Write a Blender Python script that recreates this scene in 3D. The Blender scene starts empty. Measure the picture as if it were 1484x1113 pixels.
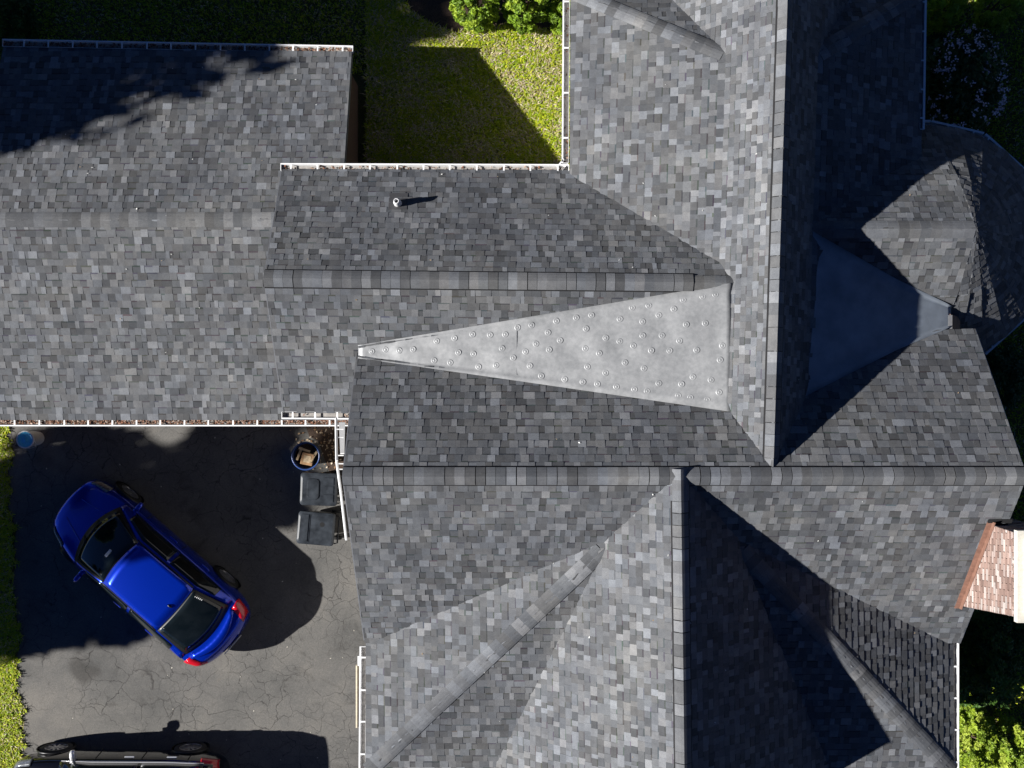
import bpy, math, random
from mathutils import Vector, Matrix
R = math.radians
rnd = random.Random(7)
scn = bpy.context.scene
col = scn.collection

# ------------------------------------------------------------------ camera, sky, sun, exposure
FPX, CAMZ = 1600.0, 25.2            # focal length in photo pixels, drone height above datum
cam_d = bpy.data.cameras.new("camera"); cam = bpy.data.objects.new("camera", cam_d); col.objects.link(cam)
cam.location = (0, 0, CAMZ); cam.rotation_euler = (0, 0, 0)
cam_d.sensor_width = 36; cam_d.lens = FPX/1484*36; cam_d.clip_end = 2000
scn.camera = cam
SUN_AZ, SUN_EL = R(9.5), math.atan(0.593)
world = bpy.data.worlds.new("World"); scn.world = world; world.use_nodes = True
wn = world.node_tree; wn.nodes.clear()
sky = wn.nodes.new("ShaderNodeTexSky"); sky.sky_type = 'NISHITA'; sky.sun_disc = False
sky.sun_elevation = SUN_EL; sky.air_density = 0.24; sky.dust_density = 0.0; sky.ozone_density = 10.0; sky.altitude = 300
sky.sun_rotation = math.atan2(-math.cos(SUN_AZ), -math.sin(SUN_AZ))
bg = wn.nodes.new("ShaderNodeBackground"); bg.inputs[1].default_value = 0.05
wo = wn.nodes.new("ShaderNodeOutputWorld")
wn.links.new(sky.outputs[0], bg.inputs[0]); wn.links.new(bg.outputs[0], wo.inputs[0])
sl = bpy.data.lights.new("sun", 'SUN'); sl.energy = 5.0; sl.angle = R(0.53); sl.color = (1.0, 0.975, 0.935)
so = bpy.data.objects.new("sun", sl); col.objects.link(so)
to_sun = Vector((-math.cos(SUN_AZ)*math.cos(SUN_EL), -math.sin(SUN_AZ)*math.cos(SUN_EL), math.sin(SUN_EL)))
so.rotation_euler = to_sun.to_track_quat('Z', 'Y').to_euler(); so.location = to_sun*60
scn.view_settings.view_transform = 'Standard'; scn.view_settings.look = 'None'
scn.view_settings.gamma = 1.0; scn.view_settings.exposure = 0.88
scn.view_settings.use_curve_mapping = False
try:
    scn.cycles.max_bounces = 6; scn.cycles.caustics_reflective = False; scn.cycles.caustics_refractive = False
except Exception: pass

GZ = 0.4                             # driveway level
def ground_z(x, y):
    t = min(1, max(0, (y - 0.0)/3.0)); return GZ + 0.5*t*t*(3 - 2*t)
def px(u, v, z):                     # photo pixel + height -> world point
    d = CAMZ - z
    return Vector(((u - 742)/FPX*d, -(v - 556.5)/FPX*d, z))

# ------------------------------------------------------------------ materials
def srgb(r, g, b):
    f = lambda c: (c/255/12.92) if c/255 <= .04045 else ((c/255 + .055)/1.055)**2.4
    return (f(r), f(g), f(b), 1)
class NT:
    def __init__(s, name):
        s.m = bpy.data.materials.new(name); s.m.use_nodes = True; s.t = s.m.node_tree
        s.n = s.t.nodes; s.b = s.n["Principled BSDF"]; s.out = s.n["Material Output"]
    def add(s, typ, **kw):
        n = s.n.new(typ)
        for k, v in kw.items():
            if k.startswith('_'): setattr(n, k[1:], v)
            else: n.inputs[k].default_value = v
        return n
    def link(s, a, b): s.t.links.new(a, b)
    def ramp(s, fac, stops):
        n = s.n.new("ShaderNodeValToRGB"); e = n.color_ramp.elements
        while len(e) < len(stops): e.new(0.5)
        for i, (p, c) in enumerate(stops): e[i].position = p; e[i].color = c if len(c) == 4 else (*c, 1)
        s.link(fac, n.inputs[0]); return n.outputs[0]
    def mix(s, fac, a, b, blend='MIX'):
        n = s.n.new("ShaderNodeMix"); n.data_type = 'RGBA'; n.blend_type = blend
        for sock, v in ((n.inputs[0], fac), (n.inputs[6], a), (n.inputs[7], b)):
            if hasattr(v, 'is_linked'): s.link(v, sock)
            else: sock.default_value = v
        return n.outputs[2]
    def noise(s, scale, detail=4, rough=.55, vec=None, dist=0):
        n = s.add("ShaderNodeTexNoise"); n.inputs["Scale"].default_value = scale
        n.inputs["Detail"].default_value = detail; n.inputs["Roughness"].default_value = rough
        n.inputs["Distortion"].default_value = dist
        s.link(vec if vec is not None else s.coord(), n.inputs["Vector"]); return n.outputs["Fac"]
    def coord(s):
        g = s.n.new("ShaderNodeNewGeometry"); return g.outputs["Position"]
    def bump(s, h, strength=.3, dist=.01):
        n = s.add("ShaderNodeBump"); n.inputs["Strength"].default_value = strength
        n.inputs["Distance"].default_value = dist; s.link(h, n.inputs["Height"]); s.link(n.outputs[0], s.b.inputs["Normal"])
    def col(s, c):
        if hasattr(c, 'is_linked'): s.link(c, s.b.inputs["Base Color"])
        else: s.b.inputs["Base Color"].default_value = c
    def set(s, **kw):
        for k, v in kw.items(): s.b.inputs[k.replace('_', ' ')].default_value = v
MATS = {}
def simple(name, c, rough=.6, metal=0, var=.12, scale=18, coat=0, bump=0, spec=.5):
    t = NT(name); c = (*c[:3], 1)
    f = t.noise(scale, 5)
    lo = tuple(max(0, k*(1 - var)) for k in c[:3]) + (1,); hi = tuple(min(1, k*(1 + var)) for k in c[:3]) + (1,)
    t.col(t.ramp(f, [(.3, lo), (.7, hi)])); t.set(Roughness=rough, Metallic=metal, Coat_Weight=coat, Specular_IOR_Level=spec)
    t.b.inputs["Coat Roughness"].default_value = .03
    if bump: t.bump(t.noise(scale*6, 3), .4, bump)
    MATS[name] = t.m; return t.m

def make_shingle_mat():
    t = NT("shingle")
    a = t.add("ShaderNodeAttribute", _attribute_name="tone")
    fine = t.noise(170, 3, .7); mid = t.noise(9, 4, .6); big = t.noise(.9, 3, .5)
    g = t.ramp(fine, [(.30, (.55, .55, .55)), (.52, (1, 1, 1)), (.74, (1.55, 1.53, 1.5))])
    m = t.ramp(mid, [(.3, (.86, .86, .87)), (.7, (1.12, 1.12, 1.11))])
    b = t.ramp(big, [(.28, (.84, .85, .88)), (.5, (1, 1, 1)), (.72, (1.14, 1.12, 1.07))])
    st = t.ramp(t.noise(2.6, 6, .7, dist=1.2), [(.56, (1, 1, 1)), (.68, (.9, .89, .87)), (.8, (1.09, 1.08, 1.05))])
    b = t.mix(1, b, st, 'MULTIPLY')
    c = t.mix(1, a.outputs["Color"], g, 'MULTIPLY'); c = t.mix(1, c, m, 'MULTIPLY'); c = t.mix(1, c, b, 'MULTIPLY')
    t.col(c); t.set(Roughness=.85, Specular_IOR_Level=.35)
    t.bump(fine, .5, .004); MATS["shingle"] = t.m
make_shingle_mat()
simple("deck", (.05, .05, .055), .9)
simple("black_gap", (.006, .006, .007), .9)
simple("white_trim", (.82, .82, .82), .35, var=.05)
simple("gutter_inside", (.32, .30, .28), .6, var=.3)
simple("leaf_debris", (.16, .075, .045), .9, var=.6, scale=40)
simple("siding", (.22, .21, .20), .7, var=.08)
simple("brown_wall", (.13, .075, .05), .85, var=.35, scale=30)
simple("copper", (.20, .105, .075), .55, metal=.0, var=.25, scale=12)
simple("concrete_cap", (.60, .57, .49), .8, var=.1)
simple("mortar", (.52, .49, .46), .9)
simple("cream_board", (.66, .58, .44), .6)
simple("pipe_white", (.75, .75, .76), .4)
simple("plate", (.36, .37, .38), .33, metal=.55, var=.15)
simple("drip_metal", (.30, .30, .31), .4, metal=.5)
simple("mulch", (.07, .045, .032), .95, var=.6, scale=60, bump=.02)
simple("bark", (.09, .06, .04), .9, var=.4, scale=12, bump=.03)
simple("blue_plastic", (.025, .06, .20), .35, var=.15)
simple("sky_blue_lid", (.10, .55, .88), .4, var=.12)
simple("cardboard", (.38, .22, .11), .8, var=.2)
simple("scrap_wood", (.5, .38, .24), .8, var=.3)
simple("bin_black", (.016, .017, .019), .38, var=.3, scale=8)
simple("bin_lid", (.034, .039, .046), .22, var=.5, scale=5)
simple("tyre", (.012, .012, .012), .8)
simple("rim", (.45, .45, .47), .3, metal=.8)
simple("lamp_red", (.55, .008, .02), .15, coat=1, var=.2)
simple("lamp_clear", (.16, .17, .18), .12, coat=1, metal=.3, var=.5, scale=25)
simple("chrome", (.78, .78, .80), .25, metal=.5, var=.03)
simple("black_trim", (.01, .01, .011), .4)
simple("interior", (.03, .03, .03), .9)
simple("plate_white", (.7, .7, .7), .5)
simple("sticker", (.75, .75, .75), .5)
def paint(name, c, rough=.22, metal=.35):
    t = NT(name); f = t.noise(900, 2)
    t.col(t.ramp(f, [(.3, tuple(k*.85 for k in c)), (.7, tuple(min(1, k*1.15) for k in c))]))
    t.set(Roughness=rough, Metallic=metal, Coat_Weight=1.0); t.b.inputs["Coat Roughness"].default_value = .02
    MATS[name] = t.m
paint("blue_paint", (.0005, .032, .52), .22, .6); paint("black_paint", (.003, .003, .0045), .14, .1)
def glass_mat():
    t = NT("car_glass"); f = t.noise(3, 2)
    t.col(t.ramp(f, [(.3, (.004, .007, .008)), (.7, (.010, .014, .016))]))
    t.set(Roughness=.06, Specular_IOR_Level=.5, Coat_Weight=.4); MATS["car_glass"] = t.m
glass_mat()
def membrane():
    t = NT("saddle_membrane")
    f = t.noise(2.2, 6, .65); s = t.noise(14, 5)
    c = t.ramp(f, [(.25, (.19, .198, .206)), (.5, (.27, .277, .287)), (.75, (.36, .366, .372))])
    c = t.mix(.35, c, t.ramp(s, [(.3, (.19, .195, .20)), (.7, (.40, .40, .405))]))
    t.col(c); t.set(Roughness=.5, Metallic=.2)
    w = t.noise(1.5, 1.5); t.bump(w, .8, .05); MATS["saddle_membrane"] = t.m
membrane()
simple("dark_membrane", (.22, .25, .29), .5, metal=.1, var=.25, scale=2.2)
def brickmat():
    t = NT("brick"); a = t.add("ShaderNodeAttribute", _attribute_name="tone"); f = t.noise(60, 4)
    t.col(t.mix(1, a.outputs["Color"], t.ramp(f, [(.3, (.75, .75, .75)), (.7, (1.2, 1.2, 1.2))]), 'MULTIPLY'))
    t.set(Roughness=.85); MATS["brick"] = t.m
brickmat()
def asphalt():
    t = NT("asphalt"); P = t.coord()
    wv = t.add("ShaderNodeTexNoise"); wv.inputs["Scale"].default_value = 2.3; wv.inputs["Detail"].default_value = 6
    t.link(P, wv.inputs["Vector"])
    va = t.n.new("ShaderNodeVectorMath"); va.operation = 'MULTIPLY_ADD'
    t.link(wv.outputs["Color"], va.inputs[0]); va.inputs[1].default_value = (.55, .55, 0); t.link(P, va.inputs[2])
    def cracks(scale, w, rnds):
        v = t.n.new("ShaderNodeTexVoronoi"); v.feature = 'DISTANCE_TO_EDGE'; v.inputs["Scale"].default_value = scale
        t.link(va.outputs[0], v.inputs["Vector"])
        return t.ramp(v.outputs["Distance"], [(0, (1, 1, 1)), (w, (0, 0, 0))])
    c1 = cracks(1.15, .010, 1); c2 = cracks(2.9, .016, 1)
    msk = t.ramp(t.noise(.7, 4), [(.40, (0, 0, 0)), (.54, (.85, .85, .85))])
    msk1 = t.ramp(t.noise(.9, 5, .7), [(.42, (0, 0, 0)), (.58, (.9, .9, .9))])
    ck = t.mix(1, t.mix(1, c2, msk, 'MULTIPLY'), t.mix(1, c1, msk1, 'MULTIPLY'), 'LIGHTEN')
    base = t.ramp(t.noise(.8, 6, .62), [(.28, (.095, .094, .092)), (.5, (.142, .137, .131)), (.72, (.19, .178, .163))])
    gr = t.ramp(t.noise(85, 3, .75), [(.3, (.62, .62, .62)), (.7, (1.35, 1.35, 1.33))])
    pebble = t.ramp(t.noise(30, 4, .7), [(.3, (.82, .82, .82)), (.7, (1.16, 1.15, 1.13))])
    c = t.mix(1, t.mix(1, base, gr, 'MULTIPLY'), pebble, 'MULTIPLY')
    c = t.mix(1, c, t.ramp(t.noise(1.6, 5, .7, dist=.8), [(.30, (.72, .71, .70)), (.42, (1, 1, 1)), (.66, (1, 1, 1)), (.78, (1.16, 1.10, 1.0))]), 'MULTIPLY')
    oil = t.ramp(t.noise(.9, 2, .4, dist=.3), [(.66, (1, 1, 1)), (.76, (.62, .61, .60))]); c = t.mix(1, c, oil, 'MULTIPLY')
    c = t.mix(ck, c, (.028, .026, .024, 1)); t.col(c); t.set(Roughness=.9, Specular_IOR_Level=.3)
    inv = t.n.new("ShaderNodeInvert"); t.link(ck, inv.inputs["Color"])
    hh = t.mix(.3, inv.outputs[0], gr); t.bump(hh, .6, .012); MATS["asphalt"] = t.m
asphalt()
def soil():
    t = NT("lawn_soil")
    f = t.noise(1.1, 5); g = t.noise(45, 4, .7)
    c = t.ramp(f, [(.3, (.08, .09, .028)), (.5, (.13, .13, .05)), (.7, (.21, .175, .10))])
    c = t.mix(1, c, t.ramp(g, [(.3, (.5, .5, .5)), (.7, (1.4, 1.4, 1.4))]), 'MULTIPLY')
    t.col(c); t.set(Roughness=.95, Specular_IOR_Level=.2); t.bump(g, .8, .03); MATS["lawn_soil"] = t.m
soil()
def leafmat(name, trans=.25, rough=.5):
    t = NT(name); a = t.add("ShaderNodeAttribute", _attribute_name="tone")
    t.col(a.outputs["Color"]); t.set(Roughness=rough, Specular_IOR_Level=.3)
    if trans:
        tr = t.n.new("ShaderNodeBsdfTranslucent"); t.link(a.outputs["Color"], tr.inputs[0])
        mx = t.n.new("ShaderNodeMixShader"); mx.inputs[0].default_value = trans
        t.link(t.b.outputs[0], mx.inputs[1]); t.link(tr.outputs[0], mx.inputs[2]); t.link(mx.outputs[0], t.out.inputs[0])
    MATS[name] = t.m
leafmat("leaf"); leafmat("grass_blade", .2, .6); leafmat("dead_leaf", 0, .8)

# ------------------------------------------------------------------ mesh helpers
class MB:
    def __init__(s): s.v = []; s.f = []; s.c = []
    def add(s, verts, faces, tone=None):
        o = len(s.v); s.v += [tuple(p) for p in verts]; s.f += [tuple(i + o for i in f) for f in faces]
        s.c += tone if isinstance(tone, list) else [tone if tone else (1, 1, 1)]*len(verts)
    def box(s, lo, hi, tone=None, M=None):
        x0, y0, z0 = lo; x1, y1, z1 = hi
        v = [Vector(p) for p in ((x0,y0,z0),(x1,y0,z0),(x1,y1,z0),(x0,y1,z0),(x0,y0,z1),(x1,y0,z1),(x1,y1,z1),(x0,y1,z1))]
        if M is not None: v = [M @ p for p in v]
        s.add(v, [(3,2,1,0),(4,5,6,7),(0,1,5,4),(1,2,6,5),(2,3,7,6),(3,0,4,7)], tone)
    def prism(s, poly, z0, z1, tone=None):          # plan polygon (ccw); z0/z1 numbers or functions
        n = len(poly); f = lambda z, p: z(p[0], p[1]) if callable(z) else z
        v = [(p[0], p[1], f(z0, p)) for p in poly] + [(p[0], p[1], f(z1, p)) for p in poly]
        s.add(v, [tuple(range(n))[::-1], tuple(range(n, 2*n))] + [(i, (i+1) % n, n + (i+1) % n, n + i) for i in range(n)], tone)
    def lathe(s, prof, seg=20, c=(0, 0, 0), tone=None, cap=True, M=None):
        v = []
        for r, z in prof:
            for k in range(seg):
                a = 2*math.pi*k/seg; p = Vector((r*math.cos(a), r*math.sin(a), z))
                if M is not None: p = M @ p
                v.append(p + Vector(c))
        f = [(i*seg + k, i*seg + (k+1) % seg, (i+1)*seg + (k+1) % seg, (i+1)*seg + k) for i in range(len(prof) - 1) for k in range(seg)]
        if cap: f += [tuple(range(seg))[::-1], tuple(range((len(prof)-1)*seg, len(prof)*seg))]
        s.add(v, f, tone)
    def tube(s, pts, r, seg=8, tone=None):
        pts = [Vector(p) for p in pts]; rr = r if isinstance(r, (list, tuple)) else [r]*len(pts); v = []
        for i, p in enumerate(pts):
            t = (pts[min(i+1, len(pts)-1)] - pts[max(i-1, 0)]).normalized()
            a = t.orthogonal().normalized() if i == 0 else (a - t*a.dot(t)).normalized()
            b = t.cross(a)
            v += [p + (a*math.cos(2*math.pi*k/seg) + b*math.sin(2*math.pi*k/seg))*rr[i] for k in range(seg)]
        n = len(pts)
        f = [(i*seg+k, i*seg+(k+1) % seg, (i+1)*seg+(k+1) % seg, (i+1)*seg+k) for i in range(n-1) for k in range(seg)]
        f += [tuple(range(seg))[::-1], tuple(range((n-1)*seg, n*seg))]
        s.add(v, f, tone)
    def mesh(s, name, mat, smooth=False):
        me = bpy.data.meshes.new(name); me.from_pydata(s.v, [], s.f)
        at = me.color_attributes.new("tone", 'FLOAT_COLOR', 'POINT')
        flat = []
        for c in s.c: flat += [c[0], c[1], c[2], 1.0]
        at.data.foreach_set("color", flat)
        if mat: me.materials.append(MATS[mat])
        if smooth: me.polygons.foreach_set("use_smooth", [True]*len(me.polygons))
        me.update(); return me
    def build(s, name, mat, parent=None, smooth=False):
        o = bpy.data.objects.new(name, s.mesh(name, mat, smooth)); col.objects.link(o)
        if parent: o.parent = parent
        return o
def tag(o, label=None, cat=None, group=None, kind=None):
    if label: o["label"] = label
    if cat: o["category"] = cat
    if group: o["group"] = group
    if kind: o["kind"] = kind
    return o
def empty(name, loc=(0, 0, 0)):
    o = bpy.data.objects.new(name, None); o.location = loc; col.objects.link(o); o.empty_display_size = .3
    return o
def attach(o, parent):               # parent keeping world place (parent is an unrotated, unscaled empty or mesh)
    o.parent = parent; o.matrix_parent_inverse = Matrix.Translation(-parent.location); return o

# ------------------------------------------------------------------ ground
def grid_sheet(name, x0, x1, y0, y1, n, m, mat, dz=0, zf=ground_z):
    b = MB(); v = []
    for j in range(m+1):
        for i in range(n+1):
            x = x0 + (x1-x0)*i/n; y = y0 + (y1-y0)*j/m; v.append((x, y, zf(x, y) + dz))
    b.add(v, [(j*(n+1)+i, j*(n+1)+i+1, (j+1)*(n+1)+i+1, (j+1)*(n+1)+i) for j in range(m) for i in range(n)])
    return b.build(name, mat, smooth=True)
ys = 0
gm = MB()
xs = [-600, -60, -16, 16, 60, 600]; yl = [-600, -60, -12] + [-.2 + .2*i for i in range(18)] + [12, 60, 600]
gm.add([(x, y, ground_z(x, y)) for y in yl for x in xs],
       [(j*6+i, j*6+i+1, (j+1)*6+i+1, (j+1)*6+i) for j in range(len(yl)-1) for i in range(5)])
tag(gm.build("ground", "lawn_soil", smooth=True), kind="structure")
# driveway sheet with its uneven lawn edge
dv = MB(); n = 60; le = []
for i in range(n+1):
    y = -16 + 15.6*i/n
    t = (y + 8.5)/7.5; xe = -10.98 + (-11.3 + 10.98)*min(1.1, max(0, t)) + .05*math.sin(y*3.1) + .04*math.sin(y*7.7 + 1) + .02*math.sin(y*17)
    le.append((xe, y))
v = []
for (x, y) in le: v += [(x, y, GZ + .012), (-2.0, y, GZ + .012)]
dv.add(v, [(2*i, 2*i+1, 2*i+3, 2*i+2) for i in range(n)])
tag(dv.build("driveway", "asphalt"), kind="structure")

# ------------------------------------------------------------------ roof planes
class Face:
    """plan polygon (ccw) on a plane z = z0 + gx*x + gy*y"""
    def __init__(s, roof, poly, z0, gx, gy, exp=.143):
        s.roof = roof; s.poly = poly; s.z0 = z0; s.gx = gx; s.gy = gy; s.exp = exp
    def z(s, x, y): return s.z0 + s.gx*x + s.gy*y
    def inside(s, x, y):
        p = s.poly
        for i in range(len(p)):
            a, b = p[i], p[(i+1) % len(p)]
            if (b[0]-a[0])*(y-a[1]) - (b[1]-a[1])*(x-a[0]) < -1e-6: return False
        return True
def plane3(a, b, c):
    a, b, c = Vector(a), Vector(b), Vector(c); n = (b-a).cross(c-a)
    gx, gy = -n.x/n.z, -n.y/n.z
    return a.z - gx*a.x - gy*a.y, gx, gy
def ccw(poly):
    A = sum(poly[i][0]*poly[(i+1) % len(poly)][1] - poly[(i+1) % len(poly)][0]*poly[i][1] for i in range(len(poly)))
    return poly if A > 0 else poly[::-1]
FACES = []
def face(roof, pts3, exp=.143, extra=None):
    """first three points fix the plane; polygon is all of them in plan"""
    z0, gx, gy = plane3(*pts3[:3]); f = Face(roof, ccw([(p[0], p[1]) for p in pts3]), z0, gx, gy, exp); FACES.append(f); return f

# garage wing: ridge z 4.0, pitch .4
GX0, GX1 = -10.46, -3.29
gN = face('G', [(GX0, 3.16, 4.0), (GX1, 3.16, 4.0), (GX1, 6.82, 2.53), (GX0, 6.96, 2.53)])
gS = face('G', [(GX0 - .3, 3.16, 4.0), (GX1 + .35, 3.16, 4.0), (GX1 + .35, -.74, 2.44), (GX0 - .3, -.74, 2.44)])
# middle wing M: ridge z 5.95, pitch .68
MX = -4.32; MZ = 5.95
def mY(x): return 1.845 - .010*(x + 4.32)
mN = face('M', [(MX, mY(MX), MZ), (4.06, mY(4.06), MZ), (4.06, 4.01, MZ - .68*(4.01 - mY(4.06))), (MX, 4.03, 0)], exp=.128)
mS = face('M', [(MX, mY(MX), MZ), (4.06, mY(4.06), MZ), (4.06, -.57, MZ - .68*(mY(4.06) + .57)), (MX, -.54, 0)])
# south body S: ridge z 6.8, pitch .8
SX0, SX1, SY, SZ = -2.817, 8.58, -1.541, 6.8
sN = face('S', [(SX0, SY, SZ), (SX1, SY, SZ), (SX1, 1.02, SZ - .8*(1.02 - SY)), (SX0, .62, 0)], exp=.15)
sS = face('S', [(SX0, SY, SZ), (SX1, SY, SZ), (SX1, -4.95, SZ - .8*(4.95 + SY)), (SX0, -4.95, 0)], exp=.155)
# north wing V: bonnet roof, steep top, shallow skirts
VZ, VSZ, VEZ = 6.70, 5.69, 4.46
def vX(y): return 4.37 + .030*(y + 1.5)
vsw = .81; VY0, VY1, VNE = -1.45, 6.75, 7.39
WTOP = .02*0
apY = 5.84
v2W = face('V', [(vX(VY0), VY0, VZ), (vX(VY1), VY1, VZ), (vX(7.03) - vsw, 7.03, VSZ), (vX(7.4) - 1.9, 7.4, 0), (vX(VY0) - 1.2, VY0, 0)], exp=.125)
v2E = face('V', [(vX(VY0), VY0, VZ), (vX(VY1), VY1, VZ), (vX(7.03) + vsw, 7.03, VSZ), (vX(7.4) + 1.9, 7.4, 0), (vX(VY0) + 1.0, VY0, 0)], exp=.125)
VW, VE = 1.08, 7.68
def hipV(sx):  # apex on the seam, corner on the eave
    ax = vX(apY) + sx*vsw; return (ax, apY, VSZ)
aW, aE = hipV(-1), hipV(1)
v1W = face('V', [(vX(-1.4) - vsw, -1.4, VSZ), aW, (VW + .02, VNE, VEZ), (VW - .01, -.4, 0), (VW, -1.4, 0)])
v1E = face('V', [(vX(-1.4) + vsw, -1.4, VSZ), aE, (VE + .03, VNE, VEZ), (VE, -1.4, 0)])
vNW = face('V', [aW, (VW + .02, VNE, VEZ), (aW[0], VNE, VEZ)])
vNE = face('V', [aE, (VE + .03, VNE, VEZ), (aE[0], VNE, VEZ)])
# south-east wing W: bonnet roof, steep top, shallow skirts with hips
WZ = 6.86; WSZ = 5.84; wsw = 1.17; WEZ = 4.02; WY0, WY1 = -1.50, -7.5; wapY = -2.86; WNE = -7.46
def wX(y): return 2.80 - .012*(y + 1.5)
w2W = face('W', [(wX(WY0), WY0, WZ), (wX(WY1), WY1, WZ), (wX(WY1) - wsw, WY1, WSZ), (wX(WY1) - 3.6, WY1, 0), (wX(WY0) - wsw - .25, WY0, 0)])
w2E = face('W', [(wX(WY0), WY0, WZ), (wX(WY1), WY1, WZ), (wX(WY1) + wsw, WY1, WSZ), (wX(WY1) + 3.6, WY1, 0), (wX(WY0) + wsw + .25, WY0, 0)])
waW = (wX(wapY) - wsw, wapY, WSZ); waE = (wX(wapY) + wsw, wapY, WSZ)
WW, WE = -2.80, 8.47
w1W = face('W', [(wX(-2.3) - wsw, -2.3, WSZ), waW, (WW, WNE, WEZ), (WW, -4.6, 0), (WW + .5, -4.2, 0)])
w1E = face('W', [(wX(-2.3) + wsw, -2.3, WSZ), waE, (WE, WNE, WEZ), (WE, -4.6, 0), (WE - .5, -4.2, 0)])
wPW = face('W', [waW, (WW, WNE, WEZ), (waW[0], WNE, WEZ)])
wPE = face('W', [waE, (WE, WNE, WEZ), (waE[0], WNE, WEZ)])
# turret T: gabled link with a bell-curved round end
TX, TY, TZ, TEZ, TR, TB = 8.20, 2.74, 5.72, 3.60, 2.32, 1.1
tN = face('T', [(5.0, TY, TZ), (TX, TY, TZ), (TX, TY + TB, TZ - .86), (5.0, TY + TB, 0)])
tS = face('T', [(5.0, TY, TZ), (TX, TY, TZ), (TX, TY - TB, TZ - .86), (5.0, TY - TB, 0)])
tNl = face('T', [(6.3, TY + TB, TZ - .86), (TX, TY + TB, TZ - .86), (TX, TY + TR, TEZ), (7.2, TY + TR, 0)])
tSl = face('T', [(6.3, TY - TB, TZ - .86), (TX, TY - TB, TZ - .86), (TX, TY - TR, TEZ), (7.2, TY - TR, 0)])
NS = 14; CONE = []                    # round end: narrow flat sectors
def tzb(a): return TZ - .86 - .22*math.cos(a)
for k in range(NS):
    a0 = R(-90 + 180*k/NS); a1 = R(-90 + 180*(k+1)/NS)
    d = lambda r, a: (TX + r*math.cos(a), TY + r*math.sin(a))
    CONE.append(face('T', [(*d(TB, a0), tzb(a0)), (*d(TB, a1), tzb(a1)), (TX, TY, TZ)]))
    zm = (tzb(a0) + tzb(a1))/2
    CONE.append(face('T', [(*d(TB, a0), zm), (*d(TB, a1), zm), (*d(TR, a1), TEZ), (*d(TR, a0), TEZ)]))

def cover_z(x, y, roof):
    zs = [f.z(x, y) for f in FACES if f.roof != roof and f.inside(x, y)]
    return max(zs) if zs else -99
# metal and membrane saddles are planes between the roofs
def saddleW(x, y): return 5.12 + (x + 2.8)*(5.88 - 5.12)/(3.72 + 2.8)
def saddleE(x, y): return 5.69 - (x - 5.13)*(5.69 - 4.54)/(8.3 - 5.13)
def roof_z(x, y):
    zs = [f.z(x, y) for f in FACES if f.inside(x, y)]
    return max(zs) if zs else -99
# ------------------------------------------------------------------ shingles
def clip(poly, a, b):                # keep left of a->b
    out = []
    for i in range(len(poly)):
        p, q = poly[i], poly[(i+1) % len(poly)]
        sp = (b[0]-a[0])*(p[1]-a[1]) - (b[1]-a[1])*(p[0]-a[0]); sq = (b[0]-a[0])*(q[1]-a[1]) - (b[1]-a[1])*(q[0]-a[0])
        if sp >= 0: out.append(p)
        if (sp >= 0) != (sq >= 0):
            t = sp/(sp - sq); out.append((p[0] + (q[0]-p[0])*t, p[1] + (q[1]-p[1])*t))
    return out
def tone():
    r = rnd.random()
    if r < .15: b = rnd.uniform(.16, .208)          # light granule blend
    elif r < .56: b = rnd.uniform(.115, .155)
    elif r < .84: b = rnd.uniform(.090, .118)
    else: b = rnd.uniform(.068, .09)
    w = rnd.uniform(-1, 1)
    return (b*(.965 + .03*w), b*1.0, b*(1.075 - .04*w))
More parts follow.
